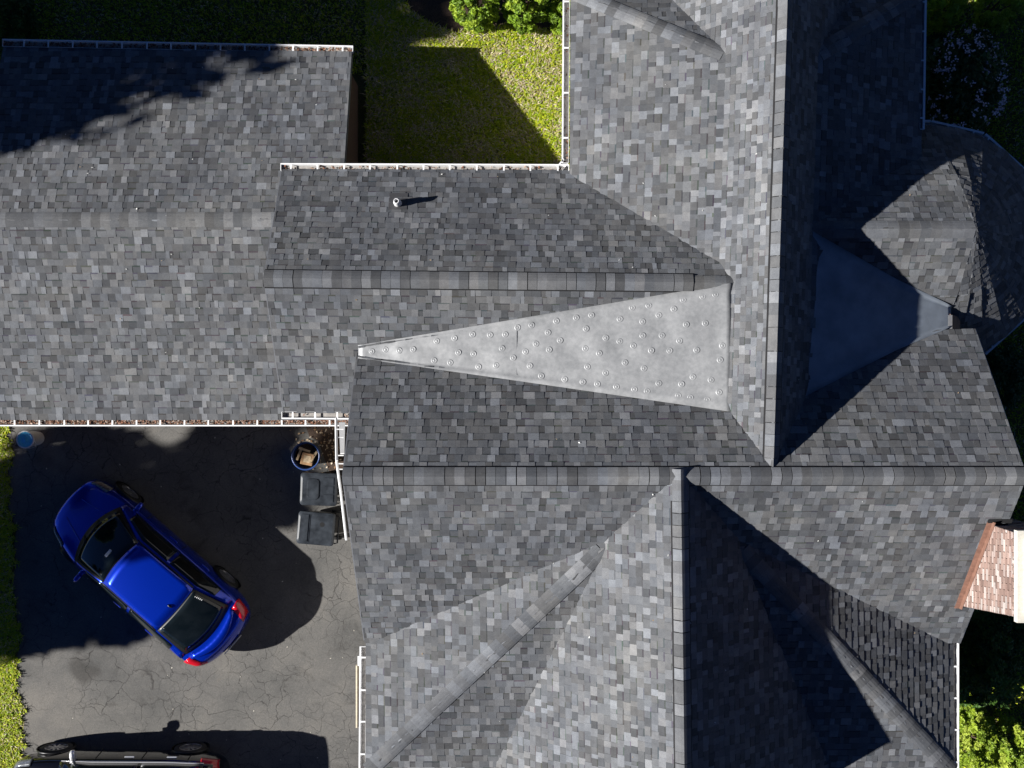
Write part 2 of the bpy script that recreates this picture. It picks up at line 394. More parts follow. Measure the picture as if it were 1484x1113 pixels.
def shingle_face(f, garage=False):
    """yield (verts, faces, tone, screen_area, centre) for every tab of a slope"""
    g = math.hypot(f.gx, f.gy); dn = Vector((-f.gx/g, -f.gy/g)); hz = Vector((-dn.y, dn.x))   # downhill, along
    cs = 1/math.sqrt(1 + g*g)
    nrm = Vector((-f.gx, -f.gy, 1)).normalized()
    P2 = [(Vector(p).dot(hz), Vector(p).dot(dn)/cs) for p in f.poly]
    A = sum(P2[i][0]*P2[(i+1) % len(P2)][1] - P2[(i+1) % len(P2)][0]*P2[i][1] for i in range(len(P2)))
    if A < 0: P2 = P2[::-1]
    a0, a1 = min(p[0] for p in P2), max(p[0] for p in P2); b0, b1 = min(p[1] for p in P2), max(p[1] for p in P2)
    nrow = int((b1 - b0)/f.exp) + 2; out = []
    for r in range(nrow):
        bl = b1 - r*f.exp; bu = bl - f.exp*1.02; a = a0 - rnd.uniform(0, .3)
        if bl < b0: break
        high = rnd.random() < .5
        while a < a1:
            w = rnd.choice([rnd.uniform(.07, .12), rnd.uniform(.11, .165), rnd.uniform(.14, .21)])
            jb = rnd.uniform(-.003, .003)
            quad = [(a, bu), (a + w - .0015, bu), (a + w - .0015, bl + jb), (a, bl + jb)]
            a += w; high = not high if rnd.random() < .82 else high
            T = rnd.uniform(.013, .017) if high else rnd.uniform(.0075, .0095)
            q = quad
            for i in range(len(P2)):
                q = clip(q, P2[i], P2[(i+1) % len(P2)])
                if len(q) < 3: break
            if len(q) < 3: continue
            top = []; base = []
            for (aa, bb) in q:
                xy = hz*aa + dn*(bb*cs); p = Vector((xy.x, xy.y, f.z(xy.x, xy.y)))
                k = min(1, max(0, (bb - bu)/(bl - bu))); top.append(p + nrm*(.0015 + T*(.25 + .75*k))); base.append(p - nrm*.004)
            c = sum(top, Vector())/len(top)
            ar = 0
            for i in range(len(q)): ar += q[i][0]*q[(i+1) % len(q)][1] - q[(i+1) % len(q)][0]*q[i][1]
            if abs(ar) < .0004: continue
            if all(cover_z(p.x, p.y, f.roof) > p.z + .03 for p in top): continue
            sp = saddle_over(c.x, c.y)
            if sp is not None and sp > max(p.z for p in top) + .02: continue
            n = len(top)
            fs = [tuple(range(n))] + [(i, n + i, n + (i+1) % n, (i+1) % n) for i in range(n)]
            tn = tone()
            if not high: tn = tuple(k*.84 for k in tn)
            cols = [tn]*(2*n); vv = top + base
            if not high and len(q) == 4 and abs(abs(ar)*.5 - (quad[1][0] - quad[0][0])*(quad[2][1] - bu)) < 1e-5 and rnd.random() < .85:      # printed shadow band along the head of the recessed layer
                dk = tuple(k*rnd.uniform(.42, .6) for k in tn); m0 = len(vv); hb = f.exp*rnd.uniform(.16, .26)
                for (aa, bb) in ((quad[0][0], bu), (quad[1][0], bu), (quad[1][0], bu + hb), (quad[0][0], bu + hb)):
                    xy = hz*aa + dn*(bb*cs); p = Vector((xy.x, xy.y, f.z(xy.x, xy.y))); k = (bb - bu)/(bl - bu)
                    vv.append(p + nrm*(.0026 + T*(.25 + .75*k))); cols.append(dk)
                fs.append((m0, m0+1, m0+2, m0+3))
            d = CAMZ - c.z
            vis = abs(c.x/d*FPX) < 735 and abs(c.y/d*FPX) < 550
            vis = vis and cover_z(c.x, c.y, f.roof) < c.z
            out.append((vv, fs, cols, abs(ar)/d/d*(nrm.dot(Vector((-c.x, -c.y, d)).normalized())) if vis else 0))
    return out
def saddle_over(x, y):
    if -2.7 < x < 3.74 and -.6 < y < 1.7: return saddleW(x, y)
    if 5.15 < x < 8.3 and -.25 < y < 2.5: return saddleE(x, y)
    return None

house = empty("house", (3.0, -1.0, GZ)); garage = empty("garage_wing", (-7, 3, GZ))
tag(house, "large grey shingled house with crossing ridges, brick chimney and round turret roof", "house")
tag(garage, "low gabled grey shingle garage wing beside the asphalt driveway", "garage")
def deck(f, root):
    b = MB(); n = len(f.poly); t = .10
    v = [(x, y, f.z(x, y) - .006) for x, y in f.poly] + [(x, y, f.z(x, y) - t) for x, y in f.poly]
    b.add(v, [tuple(range(n)), tuple(range(n, 2*n))[::-1]] + [(i, n + i, n + (i+1) % n, (i+1) % n) for i in range(n)])
    return attach(b.build("roof_slope", "deck"), root)
for root, keys in ((garage, 'G'), (house, 'MSVWT')):
    allt = []
    for f in FACES:
        if f.roof in keys:
            d = deck(f, root)
            for t in shingle_face(f): allt.append((t, d))
    allt.sort(key=lambda t: -t[0][3])
    rest = MB()
    for i, (t, d) in enumerate(allt):
        if i < 300:
            c = sum(t[0], Vector())/len(t[0])
            b = MB(); b.add([p - c for p in t[0]], t[1], t[2])
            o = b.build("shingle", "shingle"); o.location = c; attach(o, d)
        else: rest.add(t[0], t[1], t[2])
    o = rest.build("shingle_field", "shingle"); attach(o, root); o["kind"] = "stuff"

# ------------------------------------------------------------------ ridge and hip caps
def cap_run(A, B, fL, fR, root, e=.169, half=.150, lift=.012, vent=True, name="ridge_cap", vhalf=.167):
    A, B = Vector(A), Vector(B); L = (B - A).length; d = (B - A)/L
    h2 = Vector((d.x, d.y)).normalized(); nl = Vector((-h2.y, h2.x))
    gl = fL.gx*nl.x + fL.gy*nl.y; gr = -(fR.gx*nl.x + fR.gy*nl.y)    # climb per metre going out (negative)
    ax = A.xy
    def prof(p, hw, up, sag):
        r = []
        for k in (-1, -.72, -.36, 0, .36, .72, 1):
            w = abs(k)*hw; dz = (gl if k > 0 else gr)*w
            rd = sag*(1 - abs(k))**2 - .012*(1 - k*k)
            q = p.xy + nl*(k*hw); r.append(Vector((q.x, q.y, p.z + dz + up - rd)))
        return r
    if vent:
        b = MB(); P0 = prof(A, vhalf, lift - .020, .03); P1 = prof(B, vhalf, lift - .020, .03)
        v = P0 + P1 + [p - Vector((0, 0, .05)) for p in P0 + P1]; n = 7
        b.add(v, [(i, i+1, n+i+1, n+i) for i in range(6)] + [(6, 20, 27, 13), (0, 7, 21, 14)][:2] +
              [(i, 14+i, 15+i, i+1) for i in range(6)] + [(n+i, n+i+1, 21+i+1, 21+i) for i in range(6)])
        attach(b.build("ridge_vent", "black_gap"), root)
    n = max(1, round(L/e)); e = L/n
    for i in range(n):
        j = rnd.uniform(-.01, .01)
        s0 = A + d*(i*e + (j if i and vent else 0)); s1 = A + d*((i+1)*e - (.007 if vent else -.004))
        hw = half*rnd.uniform(.985, 1.01)
        hq = rnd.uniform(0, .004); a = prof(s0, hw, lift + .013 + hq, .030); c = prof(s1, hw, lift + .009 + hq, .030)
        ctr = (s0 + s1)/2
        v = [p - ctr for p in a + c + [p - Vector((0, 0, .030 if not vent else .013)) for p in a] + [p - Vector((0, 0, .030 if not vent else .013)) for p in c]]
        fs = [(k, k+1, 7+k+1, 7+k) for k in range(6)] + [(k, 14+k, 15+k, k+1) for k in range(6)] + \
             [(7+k, 8+k, 22+k, 21+k) for k in range(6)] + [(0, 7, 21, 14), (6, 20, 27, 13)]
        t = tone(); t = tuple(.9*x + .1*.13 for x in t)
        m = MB(); m.add(v, fs, t)
        o = m.build(name, "shingle", smooth=False); o.location = ctr; attach(o, root)
cap_run((GX0, 3.16, 4.0), (-3.9, 3.16, 4.0), gN, gS, garage, e=.18, half=.145, lift=.014, vent=False)
cap_run((MX - .01, mY(MX), MZ + .03), (3.17, mY(3.17), MZ + .03), mN, mS, house)
cap_run((3.17, mY(3.17), MZ), (3.92, mY(3.92), MZ), mN, mS, house, lift=.02, vent=False, half=.13)
cap_run((SX0 - .01, SY, SZ + .03), (wX(SY) - .17, SY, SZ + .03), sN, sS, house)
cap_run((wX(SY) - .17, SY, SZ + .03), (SX1, SY, SZ + .03), sN, sS, house)
cap_run((vX(VY1), VY1, VZ + .03), (vX(-1.25), -1.25, VZ + .03), v2E, v2W, house, e=.20, half=.125, vhalf=.145)
cap_run((vX(-1.25), -1.25, VZ), (vX(-1.43), -1.43, VZ), v2E, v2W, house, e=.19, half=.12, lift=.02, vent=False)
cap_run((wX(WY1), WY1, WZ + .03), (wX(-1.95), -1.95, WZ + .03), w2W, w2E, house, e=.20, half=.135, vhalf=.155)
cap_run((wX(-1.95), -1.95, WZ), (wX(-1.42), -1.42, WZ), w2W, w2E, house, e=.19, half=.13, lift=.035, vent=False)
def hip(ap, co, fL, fR, e=.20, half=.155):
    a, c = Vector(ap), Vector(co); cap_run(c + (a - c)*.01, c + (a - c)*.985, fL, fR, house, e=e, half=half, lift=.014, vent=False, name="hip_cap")
hip(waW, (WW, WNE, WEZ), w1W, wPW); hip(waE, (WE, WNE, WEZ), wPE, w1E)
hip(aW, (VW + .02, VNE, VEZ), vNW, v1W); hip(aE, (VE + .03, VNE, VEZ), v1E, vNE)
cap_run((5.3, TY, TZ), (TX - .02, TY, TZ), tN, tS, house, e=.19, half=.155, lift=.012, vent=False)

# ------------------------------------------------------------------ saddles between the roofs
def saddle_mesh(x0, x1, zf, f_lo, f_hi, n, name, mat, thick=.02, wob=.0, endx=None, taper=None):
    b = MB(); rows = []; m = 14
    for i in range(n+1):
        x = x0 + (x1 - x0)*i/n; z = zf(x, 0) + .022
        if taper: z = taper(x, z)
        yl = (z - f_lo.z0 - f_lo.gx*x)/f_lo.gy; yh = (z - f_hi.z0 - f_hi.gx*x)/f_hi.gy
        yl, yh = min(yl, yh), max(yl, yh)
        r = []
        for j in range(m+1):
            t = j/m; y = yl - .05 + (yh - yl + .10)*t
            edge = min(t, 1-t)*2
            zz = z + .02*min(1, edge*5) + wob*edge*(math.sin(x*3.1 + 1.3*math.sin(y*4))*.6 + math.sin(x*7.3 + y*5)*.4)
            if t in (0, 1): zz = max(f_lo.z(x, y), f_hi.z(x, y)) + .024
            r.append((x, y, zz))
        rows += r
    b.add(rows, [(i*(m+1)+j, (i+1)*(m+1)+j, (i+1)*(m+1)+j+1, i*(m+1)+j+1) for i in range(n) for j in range(m)])
    o = b.build(name, mat, smooth=True); attach(o, house)
    sm = o.modifiers.new("thick", 'SOLIDIFY'); sm.thickness = .012; sm.offset = -1
    return o
sw = saddle_mesh(-2.79, 3.83, saddleW, sN, mS, 70, "metal_saddle", "saddle_membrane", wob=.020)
sw["label"] = "pale grey metal saddle panel with round fastener bumps"
rp = []
PL = MB()
PL.lathe([(.060, -.004), (.052, .003), (.043, .0045), (.034, .001), (.027, .0), (.020, .003), (.010, .006), (.0, .007)], 16, cap=False)
plate_me = PL.mesh("fastener_plate", "saddle_membrane", True)
rr2 = random.Random(11); tries = 0
while len(rp) < 72 and tries < 6000:
    tries += 1; x = rr2.uniform(-2.6, 3.68); z = saddleW(x, 0)
    yl = (z - sN.z0 - sN.gx*x)/sN.gy; yh = (z - mS.z0 - mS.gx*x)/mS.gy
    yl, yh = min(yl, yh) + .05, max(yl, yh) - .05
    if yh < yl: continue
    y = rr2.choice([yl + .02, yh - .02, rr2.uniform(yl, yh), rr2.uniform(yl, yh), rr2.uniform(yl, yh)])
    if any((x-a)**2 + (y-c)**2 < .21**2 for a, c in rp): continue
    rp.append((x, y)); o = bpy.data.objects.new("fastener_plate", plate_me); col.objects.link(o)
    te = (y - yl + .10)/(yh - yl + .20); eg = min(te, 1 - te)*2; o.location = (x, y, saddleW(x, y) + .026 + .02*min(1, eg*5) + 0.020*eg*(math.sin(x*3.1 + 1.3*math.sin(y*4))*.6 + math.sin(x*7.3 + y*5)*.4)); o.rotation_euler = (0, -math.atan(.1166), 0); attach(o, sw)
# lap seams of the saddle
for xs_ in (.08,):
    z = saddleW(xs_, 0); yl = (z - sN.z0)/sN.gy; yh = (z - mS.z0 - mS.gx*xs_)/mS.gy; b = MB()
    yl, yh = min(yl, yh), max(yl, yh)
    b.box((xs_ - .010, yl + .02, z + .03), (xs_ + .010, yh - .02, z + .049)); attach(b.build("lap_seam", "saddle_membrane"), sw)
zl = [(3.7, .95), (1.6, .85), (.5, .80)]
se = saddle_mesh(5.10, 8.16, saddleE, sN, tS, 40, "membrane_saddle", "dark_membrane", taper=lambda x, z: z + .05*max(0, min(1, (x - 7.0)/1.0)))
se["label"] = "dark blue-grey membrane saddle below the turret"
b = MB(); zo = saddleE(8.16, 0) + .05
b.add([(8.14, .82, zo + .06), (8.14, 1.30, zo + .06), (8.46, 1.26, zo - .28), (8.46, .90, zo - .28)], [(0, 1, 2, 3)[::-1]])
oo = attach(b.build("scupper", "copper"), se); sm = oo.modifiers.new("thick", 'SOLIDIFY'); sm.thickness = .015
b = MB(); b.box((8.10, .84, zo + .02), (8.17, 1.28, zo + .075)); attach(b.build("drip_edge", "drip_metal"), se)
# ------------------------------------------------------------------ walls under the roofs
def gable_walls(axis, lo, hi, prof, root, mat):
    """prof: (coord, z) ring in the cross direction; extruded from lo to hi along axis"""
    b = MB(); n = len(prof)
    mk = (lambda s, c, z: (s, c, z)) if axis == 'x' else (lambda s, c, z: (c, s, z))
    v = [mk(lo, c, z) for c, z in prof] + [mk(hi, c, z) for c, z in prof]
    b.add(v, [tuple(range(n)), tuple(range(n, 2*n))[::-1]] + [(i, n+i, n+(i+1) % n, (i+1) % n) for i in range(n)])
    return attach(b.build("wall", mat), root)
g0 = GZ - .1
gable_walls('x', GX0 + .25, GX1 - .10, [(-.42, g0), (6.55, g0), (6.55, 2.48), (3.16, 3.84), (-.42, 2.42)], garage, "brown_wall")
gable_walls('x', MX + .22, 2.5, [(-.25, g0), (3.7, g0), (3.7, 4.50), (mY(0), 5.78), (-.25, 4.40)], house, "siding")
gable_walls('x', SX0 + .25, SX1 - .25, [(-4.6, g0), (.7, g0), (.7, 4.86), (SY, 6.62), (-4.6, 4.20)], house, "siding")
gable_walls('y', -7.2, -3.5, [(-2.5, g0), (8.15, g0), (8.15, 3.84), (wX(-5)+3.2, 3.84), (wX(-5), 6.6), (wX(-5)-3.2, 3.84), (-2.5, 3.84)], house, "siding")
gable_walls('y', 6.4, 7.1, [(1.41, g0), (7.34, g0), (7.34, 4.27), (1.41, 4.27)], house, "siding")
gable_walls('y', 1.0, 6.55, [(1.4, g0), (7.35, g0), (7.35, 4.28), (vX(4)+1.65, 4.28), (vX(4), 6.4), (vX(4)-1.65, 4.28), (1.4, 4.28)], house, "siding")
b = MB(); b.prism([(TX + 1.95*math.cos(R(15+30*k)), TY + 1.95*math.sin(R(15+30*k))) for k in range(12)], g0, 3.75)
attach(b.build("turret_wall", "siding"), house)

# ------------------------------------------------------------------ gutters
def gutter(A, B, root, w=.125, dep=.10, step=.50, debris=0, lip=.026, ends=True, hang=True, phase=.2):
    A, B = Vector(A), Vector(B); d = (B - A).normalized(); out = Vector((d.y, -d.x, 0)).normalized(); L = (B - A).length
    up = Vector((0, 0, 1))
    def ring(p): return [p, p - up*dep, p + out*(w*.8) - up*dep, p + out*w - up*.02, p + out*w, p + out*(w + lip), p + out*(w + lip) - up*.015,
                         p + out*(w + .004) - up*.024, p + out*(w*.83) - up*(dep + .006), p - up*(dep + .006) - out*.004, p - out*.004]
    r0, r1 = ring(A), ring(B); n = len(r0); b = MB()
    f = [(i, (i+1) % n, n + (i+1) % n, n + i) for i in range(n)]
    b.add(r0 + r1, f)
    if ends:
        b.add(r0[:5], [(0, 1, 2, 3, 4)]); b.add(r1[:5], [(4, 3, 2, 1, 0)])
        for r, s in ((r0, -1), (r1, 1)):
            q = [r[0], r[5], r[5] + d*s*.012, r[0] + d*s*.012]; b.add(q + [p - up*.05 for p in q], [(0,1,2,3),(4,7,6,5),(0,4,5,1),(1,5,6,2),(2,6,7,3),(3,7,4,0)])
    g = attach(b.build("gutter", "white_trim"), root)
    b = MB(); b.add([A - up*(dep - .03) + out*.004, B - up*(dep - .03) + out*.004, B - up*(dep - .03) + out*w*.84, A - up*(dep - .03) + out*w*.84], [(0, 1, 2, 3)[::-1]])
    attach(b.build("trough", "gutter_inside"), g)
    if hang:
        s = phase
        while s < L - .05:
            p = A + d*s; b = MB()
            q = [p - d*.014, p + d*.014, p + d*.018 + out*(w + .004), p - d*.018 + out*(w + .004)]
            b.add([x + up*.004 for x in q] + [x - up*.004 for x in q], [(0,1,2,3),(4,7,6,5),(0,4,5,1),(1,5,6,2),(2,6,7,3),(3,7,4,0)])
            attach(b.build("hanger", "white_trim"), g); s += step*rnd.uniform(.97, 1.03)
    if debris:
        m = MB(); rg = random.Random(int(L*100))
        for _ in range(int(L*debris)):
            p = A + d*rg.uniform(0, L) + out*rg.uniform(.01, w*.85) - up*rg.uniform(.025, .055); leaf_card(m, p, rg.uniform(.02, .045), rg,
                rg.choice([(.22, .10, .06), (.30, .17, .12), (.13, .06, .035), (.36, .26, .2), (.08, .04, .02)]), flat=.6)
        o = attach(m.build("gutter_leaves", "dead_leaf"), g); o["kind"] = "stuff"
    return g
def leaf_card(m, p, s, rg, tone, flat=0.0, el=1.6):
    a = rg.uniform(0, 2*math.pi); t = Vector((math.cos(a), math.sin(a), rg.uniform(-1, 1)*(1 - flat))).normalized()
    u = t.cross(Vector((rg.uniform(-1, 1)*(1 - flat), rg.uniform(-1, 1)*(1 - flat), 1))).normalized()
    n = t.cross(u); k = rg.uniform(.75, 1.25); tn = tuple(c*k for c in tone)
    m.add([p - t*s*el*.5, p + u*s*.45 + n*s*.12, p + t*s*el*.5, p - u*s*.45 + n*s*.12], [(0, 1, 2), (0, 2, 3)], tn)
ge = .03
def eave(p, q, root, **k):          # walk so that outside lies to the right of p->q
    return gutter(p, q, root, **k)
eave((GX1 + .01, 6.80, 2.525), (GX0, 6.94, 2.525), garage, debris=90)
eave((GX0 - .4, -.72, 2.435), (GX1 + .02, -.72, 2.435), garage, debris=160, phase=.1)
eave((VW - .02, 3.99, 4.455), (MX - .02, 4.01, 4.455), house, debris=25, w=.115)
eave((MX - .02, -.525, 4.355), (SX0 - .02, -.535, 4.355), house, debris=8, step=.42, w=.11)
eave((VW, VNE, 4.45), (VW - .02, 4.16, 4.45), house, debris=10, step=.85, w=.10)
eave((VW - .02, 4.16, 4.45), (VW - .14, 4.01, 4.45), house, hang=False, w=.10, ends=False)
eave((WW, -5.05, 4.01), (WW - .02, WNE, 4.01), house, step=.62, w=.10)
eave((WE, WNE, 4.01), (WE, -4.95, 4.01), house, step=.62, w=.085)
eave((VE - .01, 4.80, 4.45), (VE + .03, VNE, 4.45), house, step=.55, w=.05, lip=.04)
tpv = [(TX + (TR + .02)*math.cos(R(a)), TY + (TR + .02)*math.sin(R(a)), TEZ - .01) for a in (-64, -32, 0, 32, 64, 90)] + [(TX - .45, TY + TR + .02, TEZ - .01)]
for i in range(len(tpv) - 1):
    eave(tpv[i], tpv[i+1], house, w=.05, lip=.042, step=.5, ends=False)
# white rake boards on the gable ends
def rake(p, q, root, name="rake_board", t=.03, h=.16, mat="white_trim", drop=.02):
    p, q = Vector(p), Vector(q); d = (q - p).normalized(); s = Vector((d.y, -d.x, 0)).normalized()*t; up = Vector((0, 0, 1))
    v = []
    for a in (p, q): v += [a - up*drop, a + s - up*drop, a + s - up*(drop + h), a - up*(drop + h)]
    b = MB(); b.add(v, [(0,1,5,4),(1,2,6,5),(2,3,7,6),(3,0,4,7),(0,3,2,1),(4,5,6,7)]); return attach(b.build(name, mat), root)
rake((GX1 + .002, 3.16, 4.0), (GX1 + .002, 6.80, 2.53), garage, t=-.03, mat="drip_metal")
rake((MX, mY(MX), MZ), (MX, 4.0, 4.47), house, t=-.02, mat="drip_metal"); rake((MX, mY(MX), MZ), (MX, -.5, 4.36), house, t=.02, mat="drip_metal")
rake((SX0, SY, SZ), (SX0, .60, 5.09), house, t=-.02, mat="drip_metal"); rake((SX0, SY, SZ), (SX0, -4.9, 4.12), house, t=.02, mat="drip_metal")
rake((SX1, SY, SZ), (SX1, 1.0, 4.77), house, t=.02, mat="drip_metal"); rake((SX1, SY, SZ), (SX1, -4.9, 4.12), house, t=-.02, mat="drip_metal")
# white trim rail standing off the west gable of the south body, with its brackets
pts = [px(487, 606, 5.1), px(488, 668, 5.9), px(494, 712, 5.9), px(502, 782, 5.2)]
for i in range(3):
    b = MB(); b.tube([pts[i], pts[i+1]], .024, 6); attach(b.build("gable_rail", "white_trim"), house)
b = MB(); b.add([px(491, 612, 4.9), px(500, 612, 4.9), px(499, 657, 5.6), px(493, 657, 5.6)], [(0, 1, 2, 3)[::-1]])
oo = attach(b.build("gable_panel", "white_trim"), house); oo.modifiers.new("t", 'SOLIDIFY').thickness = .02
for v_ in (622, 634, 660, 672, 680):
    b = MB(); a = px(487.5, v_, 5.4 + (v_-622)*.006); b.tube([a, a + Vector((.13, 0, .0))], .012, 5); attach(b.build("bracket", "white_trim"), house)
# cream awning board below the western gutter
b = MB(); b.box((-3.17, -7.02, 2.60), (-2.55, -5.75, 2.64)); b.box((-3.19, -7.02, 2.52), (-3.16, -5.75, 2.66)); attach(b.build("awning", "cream_board"), house)
b = MB(); b.box((-3.15, -5.75, 2.58), (-2.75, -5.55, 2.68)); attach(b.build("awning_bracket", "white_trim"), house)
# cut shingle returns where the south body meets the west gutter
# vent pipe
vb = px(578, 297, 4.80); vz = mN.z(vb.x, vb.y); vb.z = vz
b = MB(); b.lathe([(.075, -.08), (.07, .16), (.055, .20), (.048, .24), (.048, .32), (.036, .32), (.036, .05)], 20, c=vb, cap=False)
vp = attach(b.build("vent_pipe", "pipe_white", smooth=True), house)
b = MB(); q = [(-.17, -.12), (.17, -.12), (.17, .22), (-.17, .22)]
b.prism([(vb.x + i, vb.y + j) for i, j in q], lambda x, y: mN.z(x, y) + .012, lambda x, y: mN.z(x, y) + .018); attach(b.build("pipe_flange", "deck"), vp)
b = MB(); b.lathe([(.034, .0), (.034, .06)], 14, c=vb); attach(b.build("pipe_bore", "black_gap"), vp)

# ------------------------------------------------------------------ chimney
ch = MB(); CX0, CX1, CZT = 8.30, 9.05, 7.10
def cy(z):                            # south and north faces by height
    t = min(1, max(0, (z - 4.7)/(CZT - 4.7))); return -4.11 + .29*t, -2.43 - .03*t
core = MB()
zs_ = [GZ - .1, 4.7, CZT]
v = []
for z in zs_:
    s, n_ = cy(z); v += [(CX0 + .02, s + .02, z), (CX1 - .02, s + .02, z), (CX1 - .02, n_ - .02, z), (CX0 + .02, n_ - .02, z)]
core.add(v, [(0,1,5,4),(1,2,6,5),(2,3,7,6),(3,0,4,7),(4,5,9,8),(5,6,10,9),(6,7,11,10),(7,4,8,11),(8,9,10,11)])
chim = attach(core.build("chimney", "mortar"), house); chim["label"] = "red brick chimney with pale cap and copper flashing"
bm_ = MB(); rb = random.Random(5)
def btone():
    k = rb.uniform(.75, 1.2); c = rb.choice([(.32, .225, .19), (.38, .30, .27), (.27, .18, .15), (.44, .38, .35), (.23, .15, .125)]); return tuple(x*k for x in c)
z = GZ
row = 0
while z < CZT - .08:
    h = .062
    s, n_ = cy(z + h/2)
    for face_i in range(3):
        L = n_ - s if face_i == 0 else CX1 - CX0
        y = -(row % 2)*.105
        while y < L:
            a0, a1 = max(0, y), min(L, y + .20); y += .212
            if a1 - a0 < .03: continue
            pr = rb.uniform(.0, .006)
            if face_i == 0: bm_.box((CX0 - pr, s + a0, z), (CX0 + .04, s + a1, z + h), btone())
            elif face_i == 1: bm_.box((CX0 + a0, s - pr, z), (CX0 + a1, s + .04, z + h), btone())
            else: bm_.box((CX0 + a0, n_ - .04, z), (CX0 + a1, n_ + pr, z + h), btone())
    z += .075; row += 1
ob = attach(bm_.build("brick_courses", "brick"), chim); ob["kind"] = "stuff"
s, n_ = cy(CZT)
for k in range(11):                   # dentil bricks under the cap
    y = s + .03 + k*(n_ - s - .06)/11
    d_ = MB(); d_.box((-.05, -.03, -.05), (.05, .03, .05), btone()); o = d_.build("dentil_brick", "brick"); o.location = (CX0 - .01, y + .04, CZT - .045); attach(o, chim)
b = MB(); b.box((CX0 - .07, s - .07, CZT), (CX1 + .07, n_ + .07, CZT + .12)); b.box((CX0 + .05, s + .05, CZT + .12), (CX1 - .05, n_ - .05, CZT + .2)); attach(b.build("chimney_cap", "concrete_cap"), chim)
b = MB(); b.lathe([(.13, .18), (.12, .5), (.10, .5), (.10, .2)], 16, c=(8.67, -3.1, CZT), cap=False); attach(b.build("flue_pot", "copper"), chim)
# copper flashing along the base on the shingles
b = MB(); v = []
for y in (-4.16, -2.38): zz = sS.z(8.3, y); v += [(CX0 - .10, y, zz + .018), (CX0 - .008, y, zz + .03), (CX0 - .008, y, zz + .15), (CX0 - .014, y, zz + .15), (CX0 - .014, y, zz + .036), (CX0 - .10, y, zz + .024)]
b.add(v, [(0, 1, 7, 6), (1, 2, 8, 7), (2, 3, 9, 8), (3, 4, 10, 9), (4, 5, 11, 10), (5, 0, 6, 11)]); attach(b.build("flashing", "copper"), chim)
b = MB(); yy = -2.40; v = []
for x in (8.2, 8.62): v += [(x, yy, sS.z(x, yy) + .02), (x, yy + .07, sS.z(x, yy + .07) + .022), (x, yy, sS.z(x, yy) + .05)]
b.add(v, [(0, 3, 4, 1), (0, 2, 5, 3), (1, 4, 5, 2)]); attach(b.build("back_flashing", "black_gap"), chim)

